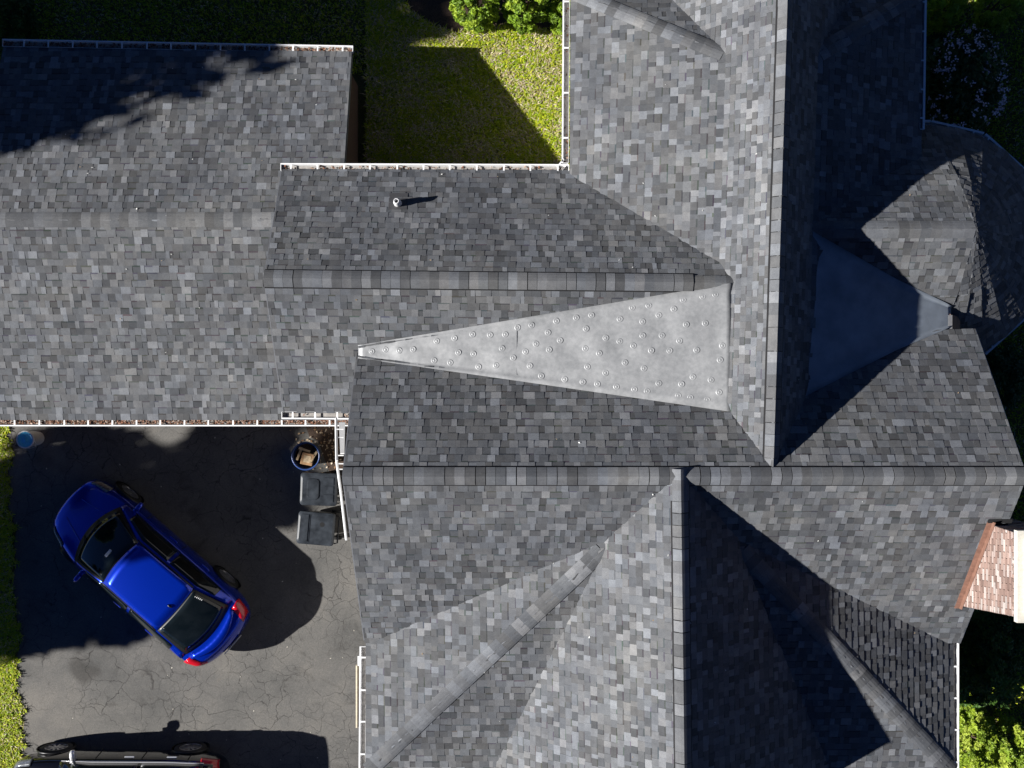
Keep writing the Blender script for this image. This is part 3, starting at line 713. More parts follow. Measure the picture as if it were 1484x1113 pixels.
# ------------------------------------------------------------------ vehicles
def sub(o, n=2):
    m = o.modifiers.new("smooth", 'SUBSURF'); m.levels = n; m.render_levels = n; return o
def lerp(tab, t):
    for (a, *x), (b, *y) in zip(tab, tab[1:]):
        if t <= b:
            k = (t - a)/(b - a) if b > a else 0; return [p + (q - p)*k for p, q in zip(x, y)]
    return list(tab[-1][1:])
def vehicle(name, label, paintm, c, heading, L, W, H, shape, roofrail=False, chrome_line=False, wheelr=.33):
    root = empty(name, (c[0], c[1], GZ + .012)); root.rotation_euler = (0, 0, heading)
    tag(root, label, "car")
    hw = W/2
    # lower body: loft of cross sections from nose (t=0) to tail (t=1): half width, shoulder z, centre z, bottom z
    tab = shape['body']; N = 26; b = MB(); ring = 17
    ts = [i/N for i in range(N+1)]; ts = sorted(set(ts + [.012, .028, .05, .95, .972, .988]))
    V = []
    for t in ts:
        w, zs, zc, zb = lerp(tab, t); w *= hw; x = L/2 - t*L
        half = [(0, zb), (.78*w, zb), (.945*w, zb + .08), (w, zb + .26*(zs - zb) + .06), (.995*w, zb + .62*(zs - zb)), (.97*w, zs - .07), (.915*w, zs),
                (.62*w, zs + .62*(zc - zs)), (0, zc)]
        full = half + [(-y, z) for y, z in half[-2:0:-1]]
        for y, z in full:
            bow = .10*shape.get('bow', 1)*((y/hw)**2)
            xx = x - bow if t < .3 else (x + bow*.9 if t > .8 else x)
            if t < .3: xx = x - bow*(1 - t/.3)
            elif t > .8: xx = x + bow*(t - .8)/.2
            V.append((xx, y, z))
    n = 16
    F = [(i*n+k, i*n+(k+1) % n, (i+1)*n+(k+1) % n, (i+1)*n+k) for i in range(len(ts)-1) for k in range(n)]
    F += [tuple(range(n))[::-1], tuple(range((len(ts)-1)*n, len(ts)*n))]
    b.add(V, [f[::-1] for f in F]); body = b.build("body", paintm, root, True); sub(body, 1)
    # greenhouse: rows = (x from nose, half width, z centre, crown drop at edge, forward bow)
    g = shape['glass']                 # wind_base, wind_top, roof_rear, back_base
    def row(i, bb):
        x, w, z, cr, bow = g[i]; return Vector((L/2 - x - bow*bb*bb, bb*w*hw, z - cr*bb*bb))
    def patch(i, j, b0, b1, s0, s1, nu=8, nv=12, bulge=0.0, off=0.0):
        v = []
        for p in range(nu+1):
            s = s0 + (s1 - s0)*p/nu
            for q in range(nv+1):
                bb = b0 + (b1 - b0)*q/nv; r = row(i, bb).lerp(row(j, bb), s); r.z += bulge*4*s*(1-s) + off; v.append(r)
        return v, [(p*(nv+1)+q, (p+1)*(nv+1)+q, (p+1)*(nv+1)+q+1, p*(nv+1)+q+1) for p in range(nu) for q in range(nv)]
    def panel(nm, mat, *a, par=root, th=.012, **k):
        m = MB(); v, f = patch(*a, **k); m.add(v, f); o = m.build(nm, mat, par, True)
        s = o.modifiers.new("thick", 'SOLIDIFY'); s.thickness = th; s.offset = 0; return o
    panel("windshield_frame", "black_trim", 0, 1, -1, 1, 0, 1, bulge=.035)
    ws = panel("windshield", "car_glass", 0, 1, -.93, .93, .10, .96, bulge=.035, off=.010)
    roof = panel("roof", paintm, 1, 2, -1, 1, 0, 1, bulge=.02, th=.03)
    panel("rear_window_frame", paintm if shape.get('hatch') else "black_trim", 2, 3, -1, 1, 0, 1, bulge=.03)
    rw = panel("rear_window", "car_glass", 2, 3, -.90, .90, .05, .90, bulge=.03, off=.012)
    # sides: belt line to roof rail
    for sd in (-1, 1):
        top = [row(0, sd), row(1, sd), row(2, sd), row(3, sd)]
        xs_ = [p.x for p in top]
        def side(x, t):               # x along, t 0 belt .. 1 rail
            if x >= xs_[1]: k = (xs_[0] - x)/(xs_[0] - xs_[1]); r = top[0].lerp(top[1], k)
            elif x >= xs_[2]: k = (xs_[1] - x)/(xs_[1] - xs_[2]); r = top[1].lerp(top[2], k); r.z += .02*4*k*(1-k)*0
            else: k = (xs_[2] - x)/(xs_[2] - xs_[3]); r = top[2].lerp(top[3], k)
            u = (L/2 - x)/L; w, zs, zc, zb = lerp(tab, u)
            bt = Vector((x, sd*.925*w*hw, zs - .012)); q = bt.lerp(r, t); q.y += sd*.02*4*t*(1-t); return q
        def strip(nm, mat, x0, x1, t0, t1, off, par, nx=14, nt=4, th=.01):
            m = MB(); v = []
            for p in range(nx+1):
                x = x0 + (x1 - x0)*p/nx
                for q in range(nt+1):
                    k = side(x, t0 + (t1 - t0)*q/nt); k.y += sd*off; k.z += off*.6; v.append(k)
            m.add(v, [(p*(nt+1)+q, (p+1)*(nt+1)+q, (p+1)*(nt+1)+q+1, p*(nt+1)+q+1) for p in range(nx) for q in range(nt)])
            o = m.build(nm, mat, par, True); s = o.modifiers.new("thick", 'SOLIDIFY'); s.thickness = th; s.offset = 0; return o
        X0, X1, X2, X3 = xs_
        strip("side_frame", paintm, X0 - .02, X3 + .02, 0, 1, 0, root, nx=26)
        mid = (X1 + X2)/2 + .02; a0 = X0 + (X1 - X0)*.42; a3 = X2 + (X3 - X2)*.55
        strip("side_window", "car_glass", a0, mid + .04, .10, .84, .012, root)
        strip("side_window", "car_glass", mid - .04, a3, .10, .84, .012, root)
        if chrome_line: strip("chrome_strip", "chrome", X0 - .05, a3, .0, .075, .018, root, nt=1)
        strip("roof_rail", "chrome" if roofrail else "black_trim", X1 + .05, X2 + .02, .955, 1.0, .014, root, nt=1, th=.02)
        for xx in (mid + .30, mid - .62):     # handles
            u = (L/2 - xx)/L; w, zs, zc, zb = lerp(tab, u); m = MB()
            m.box((xx - .11, sd*(.985*w*hw) - .02, zs - .17), (xx + .11, sd*(.985*w*hw) + .03, zs - .13))
            o = m.build("door_handle", "chrome" if chrome_line else paintm, root); o.modifiers.new("b", 'BEVEL').width = .012
        for xx in (mid + .02, mid + 1.02, mid - .98):      # door shut lines
            u = (L/2 - xx)/L; w, zs, zc, zb = lerp(tab, u); m = MB()
            m.tube([(xx, sd*(.975*w*hw + .004), zs - .05), (xx, sd*(1.0*w*hw + .003), zb + .55*(zs - zb)), (xx + .03, sd*(.995*w*hw + .004), zb + .2)], .006, 5); m.build("door_seam", "black_gap", root)
        # mirror
        mx = X0 - .30; u = (L/2 - mx)/L; w, zs, zc, zb = lerp(tab, u); m = MB()
        m.lathe([(.0, -.09), (.06, -.085), (.085, -.03), (.08, .05), (.05, .085), (0, .09)], 12, cap=False,
                M=Matrix.Translation((mx, sd*(w*hw + .07), zs + .02)) @ Matrix.Rotation(R(90), 4, 'X') @ Matrix.Diagonal((.75, .95, 1.25, 1)))
        m.box((mx - .04, min(sd*w*hw*.85, sd*(w*hw + .05)), zs - .10), (mx + .05, max(sd*w*hw*.85, sd*(w*hw + .05)), zs + .04))
        m.build("mirror", paintm if not chrome_line else "chrome", root, True)
        # lamps
        def lamp(nm, mat, t0, t1, k0, k1, zoff=.006, nn=10):
            m = MB(); v = []
            for p in range(nn+1):
                t = t0 + (t1 - t0)*p/nn; w, zs, zc, zb = lerp(tab, t); x = L/2 - t*L
                for q in range(5):
                    kk = k0 + (k1 - k0)*q/4
                    yy = sd*w*hw*(.99 - .25*max(0, kk)**1.5); zz = zs - .20*(1 - kk) if kk < 1 else zs
                    yy = sd*w*hw*lerp([(0, 1.0), (.6, .985), (.85, .94), (1, .86), (1.4, .66)], kk)[0] + sd*.006
                    zz = zs + lerp([(0, -.22), (.6, -.09), (.85, -.02), (1, .012), (1.4, .5*(zc - zs))], kk)[0] + zoff
                    bow = .10*shape.get('bow', 1)*((yy/hw)**2)
                    xx = x - bow*(1 - t/.3) if t < .3 else (x + bow*(t - .8)/.2 if t > .8 else x)
                    v.append((xx, yy, zz))
            m.add(v, [(p*5+q, (p+1)*5+q, (p+1)*5+q+1, p*5+q+1) for p in range(nn) for q in range(4)])
            o = m.build(nm, mat, root, True); s = o.modifiers.new("thick", 'SOLIDIFY'); s.thickness = .02; s.offset = 0
        lamp("headlight", "lamp_clear", .03, .115, .55, 1.05)
        lamp("taillight", "lamp_red", .905, .982, .15, 1.2)
        # wheels
        for xw in (L/2 - shape['wf'], L/2 - shape['wr']):
            M = Matrix.Translation((xw, sd*(hw - .105), wheelr)) @ Matrix.Rotation(R(-90*sd), 4, 'X')
            ww = empty("wheel"); ww.parent = root
            m = MB(); r = wheelr; m.lathe([(r*.66, -.10), (r*.95, -.10), (r, -.06), (r, .07), (r*.95, .115), (r*.68, .12)], 28, cap=False, M=M); m.build("tyre", "tyre", ww, True)
            m = MB(); m.lathe([(r*.69, .112), (r*.64, .12), (r*.62, .06), (0, .05)], 28, cap=False, M=M)
            for s_ in range(10):
                m.box((-.022, .03, .06), (.022, r*.65, .108), M=M @ Matrix.Rotation(R(36*s_), 4, 'Z'))
            m.lathe([(.05, .06), (.05, .115), (0, .118)], 12, cap=False, M=M); m.build("rim", "rim", ww)
            m = MB(); m.lathe([(r*1.04, .02), (r*1.13, .09), (r*1.15, .118), (r*1.10, .118)], 28, cap=False, M=M); m.build("arch_trim", "black_trim", root, True)
    # small things: wipers, antenna, number plate, panel seams
    for s_ in (-.35, .25):
        m = MB(); p0 = row(0, s_) + Vector((-.02, 0, .03)); p1 = row(0, s_*.2 + .42 if s_ > 0 else -.02).lerp(row(1, 0), .12) + Vector((0, 0, .05))
        m.tube([p0, p1], .008, 5); m.build("wiper", "black_trim", root)
    m = MB(); p = row(2, 0).lerp(row(1, 0), .10) + Vector((0, 0, .025)); m.lathe([(.03, 0), (.02, .05), (0, .06)], 8, c=p, cap=False, M=Matrix.Diagonal((2, .7, 1, 1))); m.build("antenna_fin", "black_trim", root)
    m = MB(); x = -L/2 + .05; m.box((x - .035, -.26, .60), (x - .02, .26, .73)); m.build("number_plate", "plate_white", root)
    m = MB(); p = row(0, .05).lerp(row(1, .05), .72) + Vector((0, 0, .06)); m.box((-.03, -.09, -.008), (.03, .09, .008), M=Matrix.Translation(p)); m.build("interior_mirror", "sticker", root)
    return root, row, lerp, tab
BODY_HATCH = [(0, .60, .50, .52, .24), (.012, .72, .56, .60, .20), (.05, .84, .64, .70, .18), (.12, .93, .74, .83, .17), (.20, .985, .83, .92, .17), (.28, 1, .90, .985, .17),
              (.40, 1, .93, .99, .17), (.70, 1, .965, 1.0, .17), (.85, .985, .99, 1.04, .17), (.92, .95, .99, 1.06, .2), (.965, .88, .93, 1.00, .25), (.988, .78, .78, .82, .30), (1, .66, .60, .62, .34)]
head = math.atan2(.655, -.755)
blue, brow, _, btab = vehicle("parked_car", "shiny cobalt blue hatchback parked at an angle on the driveway", "blue_paint", (-7.94, -4.10), head, 4.92, 1.88, 1.45,
    dict(body=BODY_HATCH, glass=[(.92, .80, .985, .03, .20), (1.93, .60, 1.405, .035, .06), (3.54, .62, 1.385, .03, -.03), (4.42, .74, 1.045, .03, -.14)], wf=.95, wr=3.80, bow=2.4))
m = MB()
p = brow(2, -.80).lerp(brow(3, -.80), .25)
for i, (dx, wd) in enumerate([(0, .02), (.06, .05), (.12, .05), (.18, .05), (.24, .04)]):
    q = brow(2, -.80).lerp(brow(3, -.80), .16 + i*.045) + Vector((0, 0, .052)); m.box((-.006, -.008 - wd*.3, -.002), (.006, .008, .002), M=Matrix.Translation(q))
m.build("window_sticker", "sticker", blue)
m = MB(); v = []
for q in range(13):                   # tailgate lip spoiler
    bb = -1 + 2*q/12; r = brow(3, bb*.98); v += [r + Vector((-.05, 0, .012)), r + Vector((-.26 + .10*bb*bb, 0, .035)), r + Vector((-.27 + .10*bb*bb, 0, .0))]
m.add(v, [(q*3+k, (q+1)*3+k, (q+1)*3+k+1, q*3+k+1) for q in range(12) for k in range(2)]); o = m.build("spoiler", "blue_paint", blue, True); o.modifiers.new("t", 'SOLIDIFY').thickness = .012
for s_ in (-.34, .34):                # creases on the bonnet
    m = MB(); pts_ = []
    for i in range(8):
        t = .06 + .13*i/7; w, zs, zc, zb = lerp(BODY_HATCH, t); y = s_*(.75 + .45*i/7)
        pts_.append((2.44 - t*4.88 - .10*2.4*((y/.94)**2)*(1 - t/.3), y, zs + .80*(zc - zs) + .004))
    m.tube(pts_, .006, 5); m.build("bonnet_crease", "blue_paint", blue)
BODY_SUV = [(0, .62, .62, .64, .28), (.012, .76, .78, .82, .24), (.05, .88, .90, .95, .22), (.12, .95, .98, 1.05, .21), (.20, .99, 1.03, 1.12, .21), (.27, 1, 1.07, 1.16, .21),
            (.40, 1, 1.09, 1.15, .21), (.75, 1, 1.12, 1.16, .21), (.90, .97, 1.14, 1.20, .23), (.96, .92, 1.10, 1.16, .28), (.988, .84, .92, .96, .32), (1, .72, .70, .72, .36)]
suv, *_ = vehicle("parked_car", "black estate car with chrome window line and chrome door handles", "black_paint", (-8.58, -9.00), math.pi, 4.9, 1.92, 1.70,
    dict(body=BODY_SUV, glass=[(1.10, .80, 1.16, .03, .20), (1.95, .64, 1.66, .035, .06), (4.20, .64, 1.62, .03, -.02), (4.72, .76, 1.20, .03, -.08)], wf=.95, wr=3.92, bow=2.0, hatch=True),
    roofrail=True, chrome_line=True, wheelr=.36)

# ------------------------------------------------------------------ bins, pot, bucket
def wheelie_bin(c, rz, label, hole):
    root = empty("trash_bin", (c[0], c[1], GZ + .012)); root.rotation_euler = (0, 0, rz); tag(root, label, "trash bin", "bins against the house wall")
    def rrect(w, d, r, z, n=4):
        o = []
        for cx, cy_, a in ((w/2-r, d/2-r, 0), (-w/2+r, d/2-r, 90), (-w/2+r, -d/2+r, 180), (w/2-r, -d/2+r, 270)):
            for i in range(n+1): o.append((cx + r*math.cos(R(a + 90*i/n)), cy_ + r*math.sin(R(a + 90*i/n)), z))
        return o
    def stack(rings):
        m = MB(); n = len(rings[0]); v = sum(rings, [])
        f = [(i*n+k, i*n+(k+1) % n, (i+1)*n+(k+1) % n, (i+1)*n+k) for i in range(len(rings)-1) for k in range(n)] + [tuple(range(n))[::-1], tuple(range((len(rings)-1)*n, len(rings)*n))]
        m.add(v, f); return m
    stack([rrect(.52, .50, .06, .08), rrect(.60, .56, .06, .5), rrect(.70, .64, .06, 1.0), rrect(.76, .68, .05, 1.01), rrect(.76, .68, .05, 1.05)]).build("body", "bin_black", root, True)
    lid = stack([rrect(.80, .70, .07, 1.05), rrect(.81, .71, .07, 1.075), rrect(.79, .69, .07, 1.10), rrect(.70, .60, .07, 1.115)]).build("lid", "bin_lid", root)
    lid.modifiers.new("b", 'BEVEL').width = .008
    def onlid(m, nm, mat="bin_lid"): return m.build(nm, mat, lid)
    if not hole:
        m = stack([rrect(.27, .46, .08, 1.11), rrect(.25, .44, .08, 1.135), rrect(.21, .40, .07, 1.138)]); m.v = [(x - .12, y, z) for x, y, z in m.v]; onlid(m, "lid_panel")
        for k in range(3): m = MB(); m.box((.10, -.27 + k*.185, 1.112), (.32, -.11 + k*.185, 1.128)); onlid(m, "lid_rib")
    else:
        m = MB(); m.box((-.33, -.29, 1.112), (-.17, .29, 1.130)); onlid(m, "lid_panel"); m = MB(); m.box((-.145, -.29, 1.112), (-.135, .29, 1.124)); onlid(m, "lid_rib")
        m = MB(); m.lathe([(.0, 1.1165), (.055, 1.1165)], 7, c=(.13, .10, 0), cap=False); onlid(m, "lid_hole", "black_gap")
    m = MB(); m.tube([(.40, -.30, 1.0), (.47, -.28, 1.02), (.47, .28, 1.02), (.40, .30, 1.0)], .016, 8); m.build("handle", "bin_black", root, True)
    for s_ in (-1, 1):
        m = MB(); m.lathe([(.03, -.03), (.13, -.03), (.14, 0), (.13, .03), (.03, .03)], 18, M=Matrix.Translation((.30, s_*.30, .14)) @ Matrix.Rotation(R(90), 4, 'X')); m.build("wheel", "tyre", root)
b1 = px(462, 709, 1.5); wheelie_bin((b1.x, b1.y), R(-2), "black wheeled bin with ribbed lid standing next to the blue pot", False)
b2 = px(458, 766, 1.5); wheelie_bin((b2.x, b2.y), R(-5), "black wheeled bin with a dark hole in its lid", True)
pc = px(443, 661, 1.0); pot = empty("plant_pot", (pc.x, pc.y, GZ + .012)); tag(pot, "round pot with blue rim holding scrap wood and a box", "pot")
m = MB(); m.lathe([(.20, 0), (.23, .02), (.28, .5), (.31, .56), (.315, .60), (.285, .60), (.275, .50), (.26, .36), (.0, .34)], 32, cap=False); m.build("pot_body", "blue_plastic", pot, True)
m = MB(); m.lathe([(.27, .40), (.0, .43)], 20, cap=False); m.build("soil", "mulch", pot)
pz = GZ + .44
bx = MB(); bx.box((-.13, -.13, 0), (.13, .13, .20)); o = bx.build("cardboard_box", "cardboard"); o.location = (pc.x + .02, pc.y - .06, pz); o.rotation_euler = (0, .1, R(-12)); o.modifiers.new("b", 'BEVEL').width = .008
tag(o, "small brown cardboard box sitting in the blue-rimmed pot", "box")
m = MB(); m.box((-.075, -.075, .20), (.075, .075, .207)); m.build("box_label", "scrap_wood", o)
for i, (dx, dy, a, l) in enumerate(((-.15, .05, 70, .30), (-.03, .14, -20, .26), (.17, -.02, 60, .28))):
    m = MB(); m.box((-l/2, -.025, 0), (l/2, .025, .02)); m.box((-l/2, -.02, .02), (l/2*.2, .0, .028)); o = m.build("wood_offcut", "scrap_wood"); o.location = (pc.x + dx, pc.y + dy, pz + .10 + .03*i); o.rotation_euler = (R(14), R(8), R(a))
    tag(o, ("pale wood offcut behind the box along the pot rim", "pale wood offcut crossing above the box in the pot", "pale wood offcut wedged beside the box against the house side of the pot")[i], "wood", "wood offcuts in the pot")
bc = px(36.5, 637, 1.05); bk = empty("bucket", (bc.x + .0, bc.y, GZ + .012)); tag(bk, "white bucket with bright blue lid at the driveway edge below the gutter", "bucket")
m = MB(); m.lathe([(.15, 0), (.155, .03), (.18, .60), (.195, .60), (.195, .64), (.17, .64)], 28, cap=False); m.build("bucket_body", "pipe_white", bk, True)
m = MB(); m.lathe([(.172, .62), (.165, .645), (.155, .635), (.03, .635), (.025, .645), (0, .645)], 28, cap=False); m.build("lid", "sky_blue_lid", bk, True)
m = MB(); m.tube([(.19, 0, .55), (.16, -.16, .46), (0, -.21, .43), (-.16, -.16, .46), (-.19, 0, .55)], .006, 5); m.build("handle", "chrome", bk)

# ------------------------------------------------------------------ plants
def foliage(m, c, rad, n, size, tones, rg, clumps=40, shell=.55, csz=.28, low=-.9, flat=.15):
    cs = []
    while len(cs) < clumps:
        d = Vector((rg.gauss(0, 1), rg.gauss(0, 1), rg.gauss(0, 1))).normalized()
        if d.z < low: continue
        r = rg.uniform(shell, 1.0); cs.append((Vector((d.x*rad[0]*r, d.y*rad[1]*r, d.z*rad[2]*r)), rg.uniform(.6, 1.25), rg.choice(tones)))
    for i in range(n):
        k, s, tn = cs[rg.randrange(clumps)]; e = csz*s
        d = Vector((rg.gauss(0, 1), rg.gauss(0, 1), rg.gauss(0, 1))).normalized()*rg.uniform(.35, 1)**.5
        p = Vector(c) + k + Vector((d.x*rad[0]*e, d.y*rad[1]*e, d.z*rad[2]*e))
        leaf_card(m, p, size*rg.uniform(.6, 1.35), rg, tn, flat=flat)
def shrub(name, label, c, rad, n, size, tones, seed, cat="shrub", group=None, clumps=40, stems=5, bloom=None, shell=.55, csz=.28):
    rg = random.Random(seed); gz = ground_z(c[0], c[1]); root = empty(name, (c[0], c[1], gz)); tag(root, label, cat, group)
    m = MB(); foliage(m, (0, 0, rad[2]*.98 + .05), rad, n, size, tones, rg, clumps, shell, csz); m.build("foliage", "leaf", root)
    m = MB()
    for k in range(stems):
        a = 2*math.pi*k/stems; q = Vector((math.cos(a)*rad[0]*.5, math.sin(a)*rad[1]*.5, rad[2]*1.3)); m.tube([(0.03*math.cos(a), .03*math.sin(a), -.05), q*.5, q], [.03, .02, .008], 6)
    m.build("stem", "bark", root)
    if bloom:
        m = MB()
        for k in range(bloom):
            d = Vector((rg.gauss(0, 1), rg.gauss(0, 1), abs(rg.gauss(0, 1)))).normalized(); p = Vector((0, 0, rad[2]*.98)) + Vector((d.x*rad[0], d.y*rad[1], d.z*rad[2]))*rg.uniform(.95, 1.1)
            for _ in range(9): leaf_card(m, p + Vector((rg.gauss(0, .035), rg.gauss(0, .035), rg.gauss(0, .02))), .045, rg, (.88, .78, .88), flat=.3, el=1.1)
        m.build("blossoms", "leaf", root)
    return root
ARB = [(.24, .36, .02), (.17, .28, .018), (.32, .43, .035), (.12, .20, .015)]
for i, (u, v, r, s) in enumerate(((688, -6, .50, 1), (763, -2, .48, 2), (824, 8, .42, 3))):
    p = px(u, v, 2.3)
    shrub("arborvitae", ["rounded yellow-green evergreen at the shaded end of the mulch bed", "rounded yellow-green evergreen between the other two in the mulch bed", "rounded yellow-green evergreen tucked against the white house gutter"][i],
          (p.x, p.y), (r, r, .95), 9000, .042, ARB, 30 + s, group="evergreens in the mulch bed", clumps=120, shell=.75, csz=.16)
p = px(1372, -5, 2.4); shrub("arborvitae", "bright green evergreen beyond the flowering bush by the east gutter", (p.x, p.y), (.55, .5, .9), 9000, .045, ARB, 51, clumps=110, shell=.75, csz=.16)
p = px(1466, -5, 2.4); shrub("arborvitae", "bright green evergreen in the far corner behind the turret lawn", (p.x, p.y), (.5, .45, .9), 7000, .045, ARB, 52, clumps=100, shell=.75, csz=.16)
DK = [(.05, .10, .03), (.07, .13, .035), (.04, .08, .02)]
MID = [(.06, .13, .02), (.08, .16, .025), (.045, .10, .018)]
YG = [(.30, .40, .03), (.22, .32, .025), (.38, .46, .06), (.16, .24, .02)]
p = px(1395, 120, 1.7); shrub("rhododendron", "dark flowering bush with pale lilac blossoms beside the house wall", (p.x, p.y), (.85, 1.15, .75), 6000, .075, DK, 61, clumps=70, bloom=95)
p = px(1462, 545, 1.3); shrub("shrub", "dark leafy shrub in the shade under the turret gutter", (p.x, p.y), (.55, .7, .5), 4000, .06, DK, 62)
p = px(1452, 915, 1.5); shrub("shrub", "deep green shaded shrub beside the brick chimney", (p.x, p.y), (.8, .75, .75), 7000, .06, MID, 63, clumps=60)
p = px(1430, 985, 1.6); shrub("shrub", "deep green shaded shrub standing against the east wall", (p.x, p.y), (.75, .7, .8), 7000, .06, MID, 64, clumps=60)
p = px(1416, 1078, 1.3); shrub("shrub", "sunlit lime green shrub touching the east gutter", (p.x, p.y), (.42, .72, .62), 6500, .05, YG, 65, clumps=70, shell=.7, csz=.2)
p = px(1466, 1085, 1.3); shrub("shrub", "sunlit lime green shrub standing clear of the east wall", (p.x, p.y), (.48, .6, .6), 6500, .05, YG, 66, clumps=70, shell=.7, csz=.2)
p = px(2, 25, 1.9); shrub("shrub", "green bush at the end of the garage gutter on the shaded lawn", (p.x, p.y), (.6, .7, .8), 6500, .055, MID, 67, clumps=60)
# tall trees west of the plot that shade the driveway, the garage roof and the back lawn
def tree(label, c, parts, seed, leaf=.16, trunk_h=5, gap=70):
    rg = random.Random(seed); gz = ground_z(*c); root = empty("shade_tree", (c[0], c[1], gz)); tag(root, label, "tree", "trees beyond the driveway")
    m = MB()
    for (dx, dy, z, rx, ry, rz, n) in parts: foliage(m, (dx, dy, z - gz), (rx, ry, rz), n, leaf, MID + DK, rg, clumps=max(10, n//gap), shell=.15, csz=.26, flat=0)
    m.build("crown", "leaf", root)
    m = MB(); m.tube([(0, 0, -.1), (.1, .05, trunk_h*.4), (0, .1, trunk_h)], [.24, .19, .10], 10)
    for (dx, dy, z, rx, ry, rz, n) in parts:
        m.tube([(0.05, .05, min(trunk_h*.7, (z - gz)*.6)), (dx*.5, dy*.5, (z - gz)*.85), (dx, dy, z - gz + rz*.4)], [.10, .06, .02], 6)
    m.build("trunk", "bark", root)
    return root
TX_ = -24.0
tree("broad shade tree whose shadow falls over the garage roof", (TX_, 6.0), [(0, 0, 10.4, 2.5, 3.75, 3.6, 24000), (.2, .3, 7.2, 2.2, 3.2, 2.2, 7000)], 71, leaf=.34, trunk_h=9)
tree("broad shade tree whose shadow falls over the back lawn", (TX_ - 1.5, 9.8), [(0, 0, 11.0, 2.6, 3.4, 3.9, 18000), (.3, 0, 7.2, 2.2, 2.6, 2.4, 6000)], 72, leaf=.34, trunk_h=9)
tree("rounded shade tree whose shadow falls over the blue car", (TX_, -5.6), [(0, -.75, 8.0, 2.0, 2.2, 2.1, 13000), (0, .15, 10.3, 1.6, 1.35, 2.7, 3900), (0, 1.6, 9.2, 1.2, .95, 2.2, 1500), (0, 1.15, 11.4, 1.0, .85, 1.3, 1150), (.1, -.9, 6.6, 1.8, 2.1, 1.6, 5000)], 73, leaf=.25, trunk_h=8, gap=165)

# ------------------------------------------------------------------ beds, grass, litter
def sheet(name, pts, mat, dz):
    m = MB(); m.add([(x, y, ground_z(x, y) + dz) for x, y in pts], [tuple(range(len(pts)))]); return m.build(name, mat)
rg = random.Random(3)
bed = [px(u + rg.uniform(-3, 3), v + rg.uniform(-2, 2), .9) for u, v in ((560, -40), (600, 20), (630, 40), (665, 47), (700, 43), (735, 38), (770, 42), (800, 46), (835, 50), (860, 48), (860, -60), (560, -60))]
tag(sheet("mulch_bed", [(p.x, p.y) for p in bed], "mulch", .010), kind="structure")
bd2 = [px(u, v, GZ) for u, v in ((440, 605), (500, 605), (500, 700), (484, 700), (470, 664), (462, 640), (448, 632))]
tag(sheet("planting_strip", [(p.x, p.y) for p in bd2[::-1]], "mulch", .016), kind="structure")
def drive_edge(y):
    t = (y + 8.5)/7.5; return -10.98 - .32*min(1.1, max(0, t)) + .05*math.sin(y*3.1) + .04*math.sin(y*7.7 + 1) + .02*math.sin(y*17)
def in_bed(x, y):
    r = False; n = len(bed)
    for i in range(n):
        a, c = bed[i], bed[(i+1) % n]
        if (a.y > y) != (c.y > y) and x < (c.x - a.x)*(y - a.y)/(c.y - a.y) + a.x: r = not r
    return r
G1 = [(.42, .52, .015), (.28, .43, .015), (.58, .62, .03), (.45, .48, .06)]; STRAW = [(.66, .55, .34), (.54, .44, .26), (.72, .64, .48)]
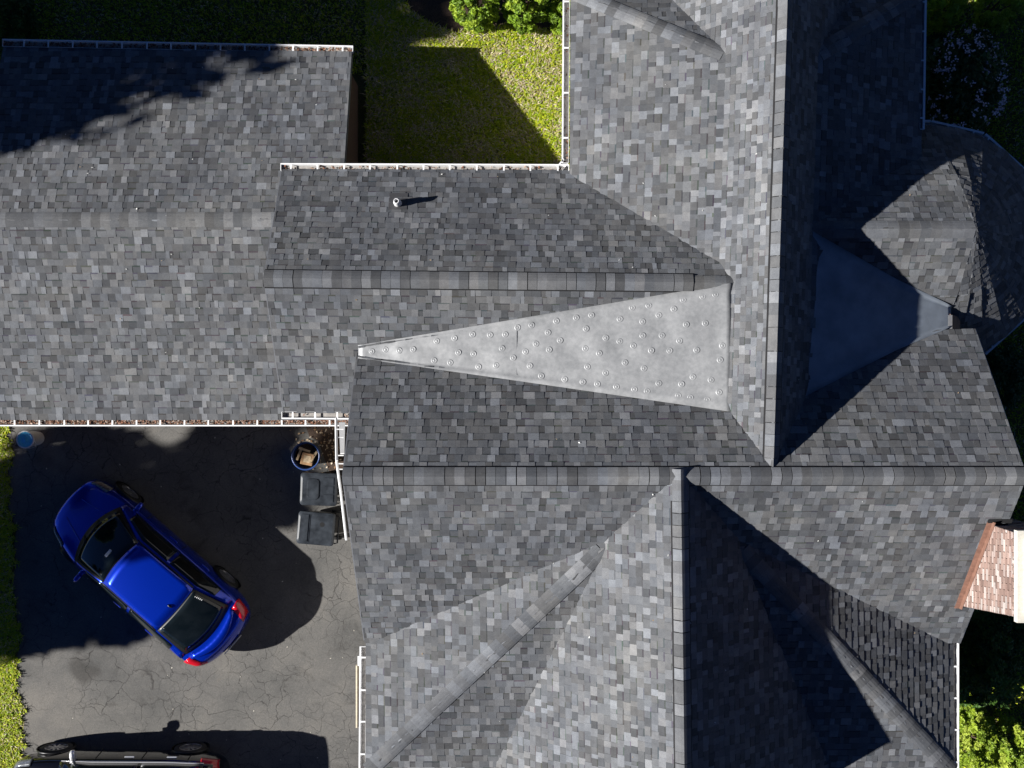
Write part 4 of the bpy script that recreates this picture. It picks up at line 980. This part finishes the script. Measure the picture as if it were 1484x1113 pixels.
def blades(name, boxes, dens, seed, dry, cond=lambda x, y: True, size=.06, label=None):
    rg = random.Random(seed); m = MB()
    for (x0, x1, y0, y1) in boxes:
        for _ in range(int((x1-x0)*(y1-y0)*dens)):
            x, y = rg.uniform(x0, x1), rg.uniform(y0, y1)
            if not cond(x, y): continue
            pt = .5 + .8*math.sin(x*4.3 + 1.7*math.sin(y*3.9)) * math.cos(y*5.7 + x*2)
            z = ground_z(x, y) + .004; tn = rg.choice(STRAW) if rg.random() < dry*(.5 + pt) else rg.choice(G1)
            k = rg.uniform(.7, 1.25); tn = tuple(c*k for c in tn)
            h = size*rg.uniform(.5, 1.5); a = rg.uniform(0, 6.283); w = rg.uniform(.005, .013); ln = h*rg.uniform(.5, 1.4)
            dx, dy = math.cos(a), math.sin(a); px_, py_ = -dy*w, dx*w
            m.add([(x - px_, y - py_, z), (x + px_, y + py_, z), (x + dx*ln*.5 + px_*.8, y + dy*ln*.5 + py_*.8, z + h*.7), (x + dx*ln*.5 - px_*.8, y + dy*ln*.5 - py_*.8, z + h*.7), (x + dx*ln, y + dy*ln, z + h*.8)],
                  [(0, 1, 2, 3), (3, 2, 4)], tn)
    o = m.build(name, "grass_blade"); tag(o, label, "grass", kind="stuff"); return o
blades("grass", [(-3.2, 1.4, 3.9, 8.6)], 3400, 1, .33, lambda x, y: not in_bed(x, y), .085, "patchy green and straw lawn between garage and house")
blades("grass", [(-12.2, -10.7, -9.0, -.6)], 2600, 2, .16, lambda x, y: x < drive_edge(y) + .05*math.sin(y*23), .07, "lawn strip along the driveway edge")
blades("grass", [(-12, -3.2, 6.8, 9.0)], 1100, 4, .15, lambda x, y: True, .05, "shaded lawn behind the garage gutter")
blades("grass", [(8.3, 12, -9, 9)], 700, 5, .12, lambda x, y: True, .06, "shaded lawn on the chimney side of the house")
m = MB(); rg = random.Random(9)
for _ in range(900):
    if rg.random() < .5: x, y = rg.uniform(-3, 1.3), rg.uniform(4.2, 7.8)
    elif rg.random() < .5: x, y = rg.uniform(-11, -4), rg.uniform(6.9, 8.6)
    else: x, y = rg.gauss(-4.05, .35), rg.gauss(-1.3, .35)
    leaf_card(m, Vector((x, y, ground_z(x, y) + rg.uniform(.03, .05))), rg.uniform(.02, .05), rg, rg.choice([(.5, .38, .25), (.35, .24, .14), (.6, .5, .38), (.26, .15, .08)]), flat=.75)
for _ in range(60):
    x, y = rg.uniform(-10.8, -3), rg.uniform(-9, -1); leaf_card(m, Vector((x, y, GZ + .022)), rg.uniform(.015, .03), rg, (.6, .56, .48), flat=.9)
tag(m.build("leaf_litter", "dead_leaf"), "dry pale leaves scattered over lawn and driveway", "leaves", kind="stuff")

m = MB(); rg = random.Random(21)
while len(m.v) < 4*70:
    x, y = rg.uniform(-9.5, 8), rg.uniform(-7, 6.8); z = roof_z(x, y)
    if z < 0: continue
    leaf_card(m, Vector((x, y, z + .03)), rg.uniform(.012, .03), rg, rg.choice([(.75, .75, .72), (.6, .6, .58), (.35, .25, .15)]), flat=.8)
o = attach(m.build("roof_debris", "dead_leaf"), house); o["kind"] = "stuff"
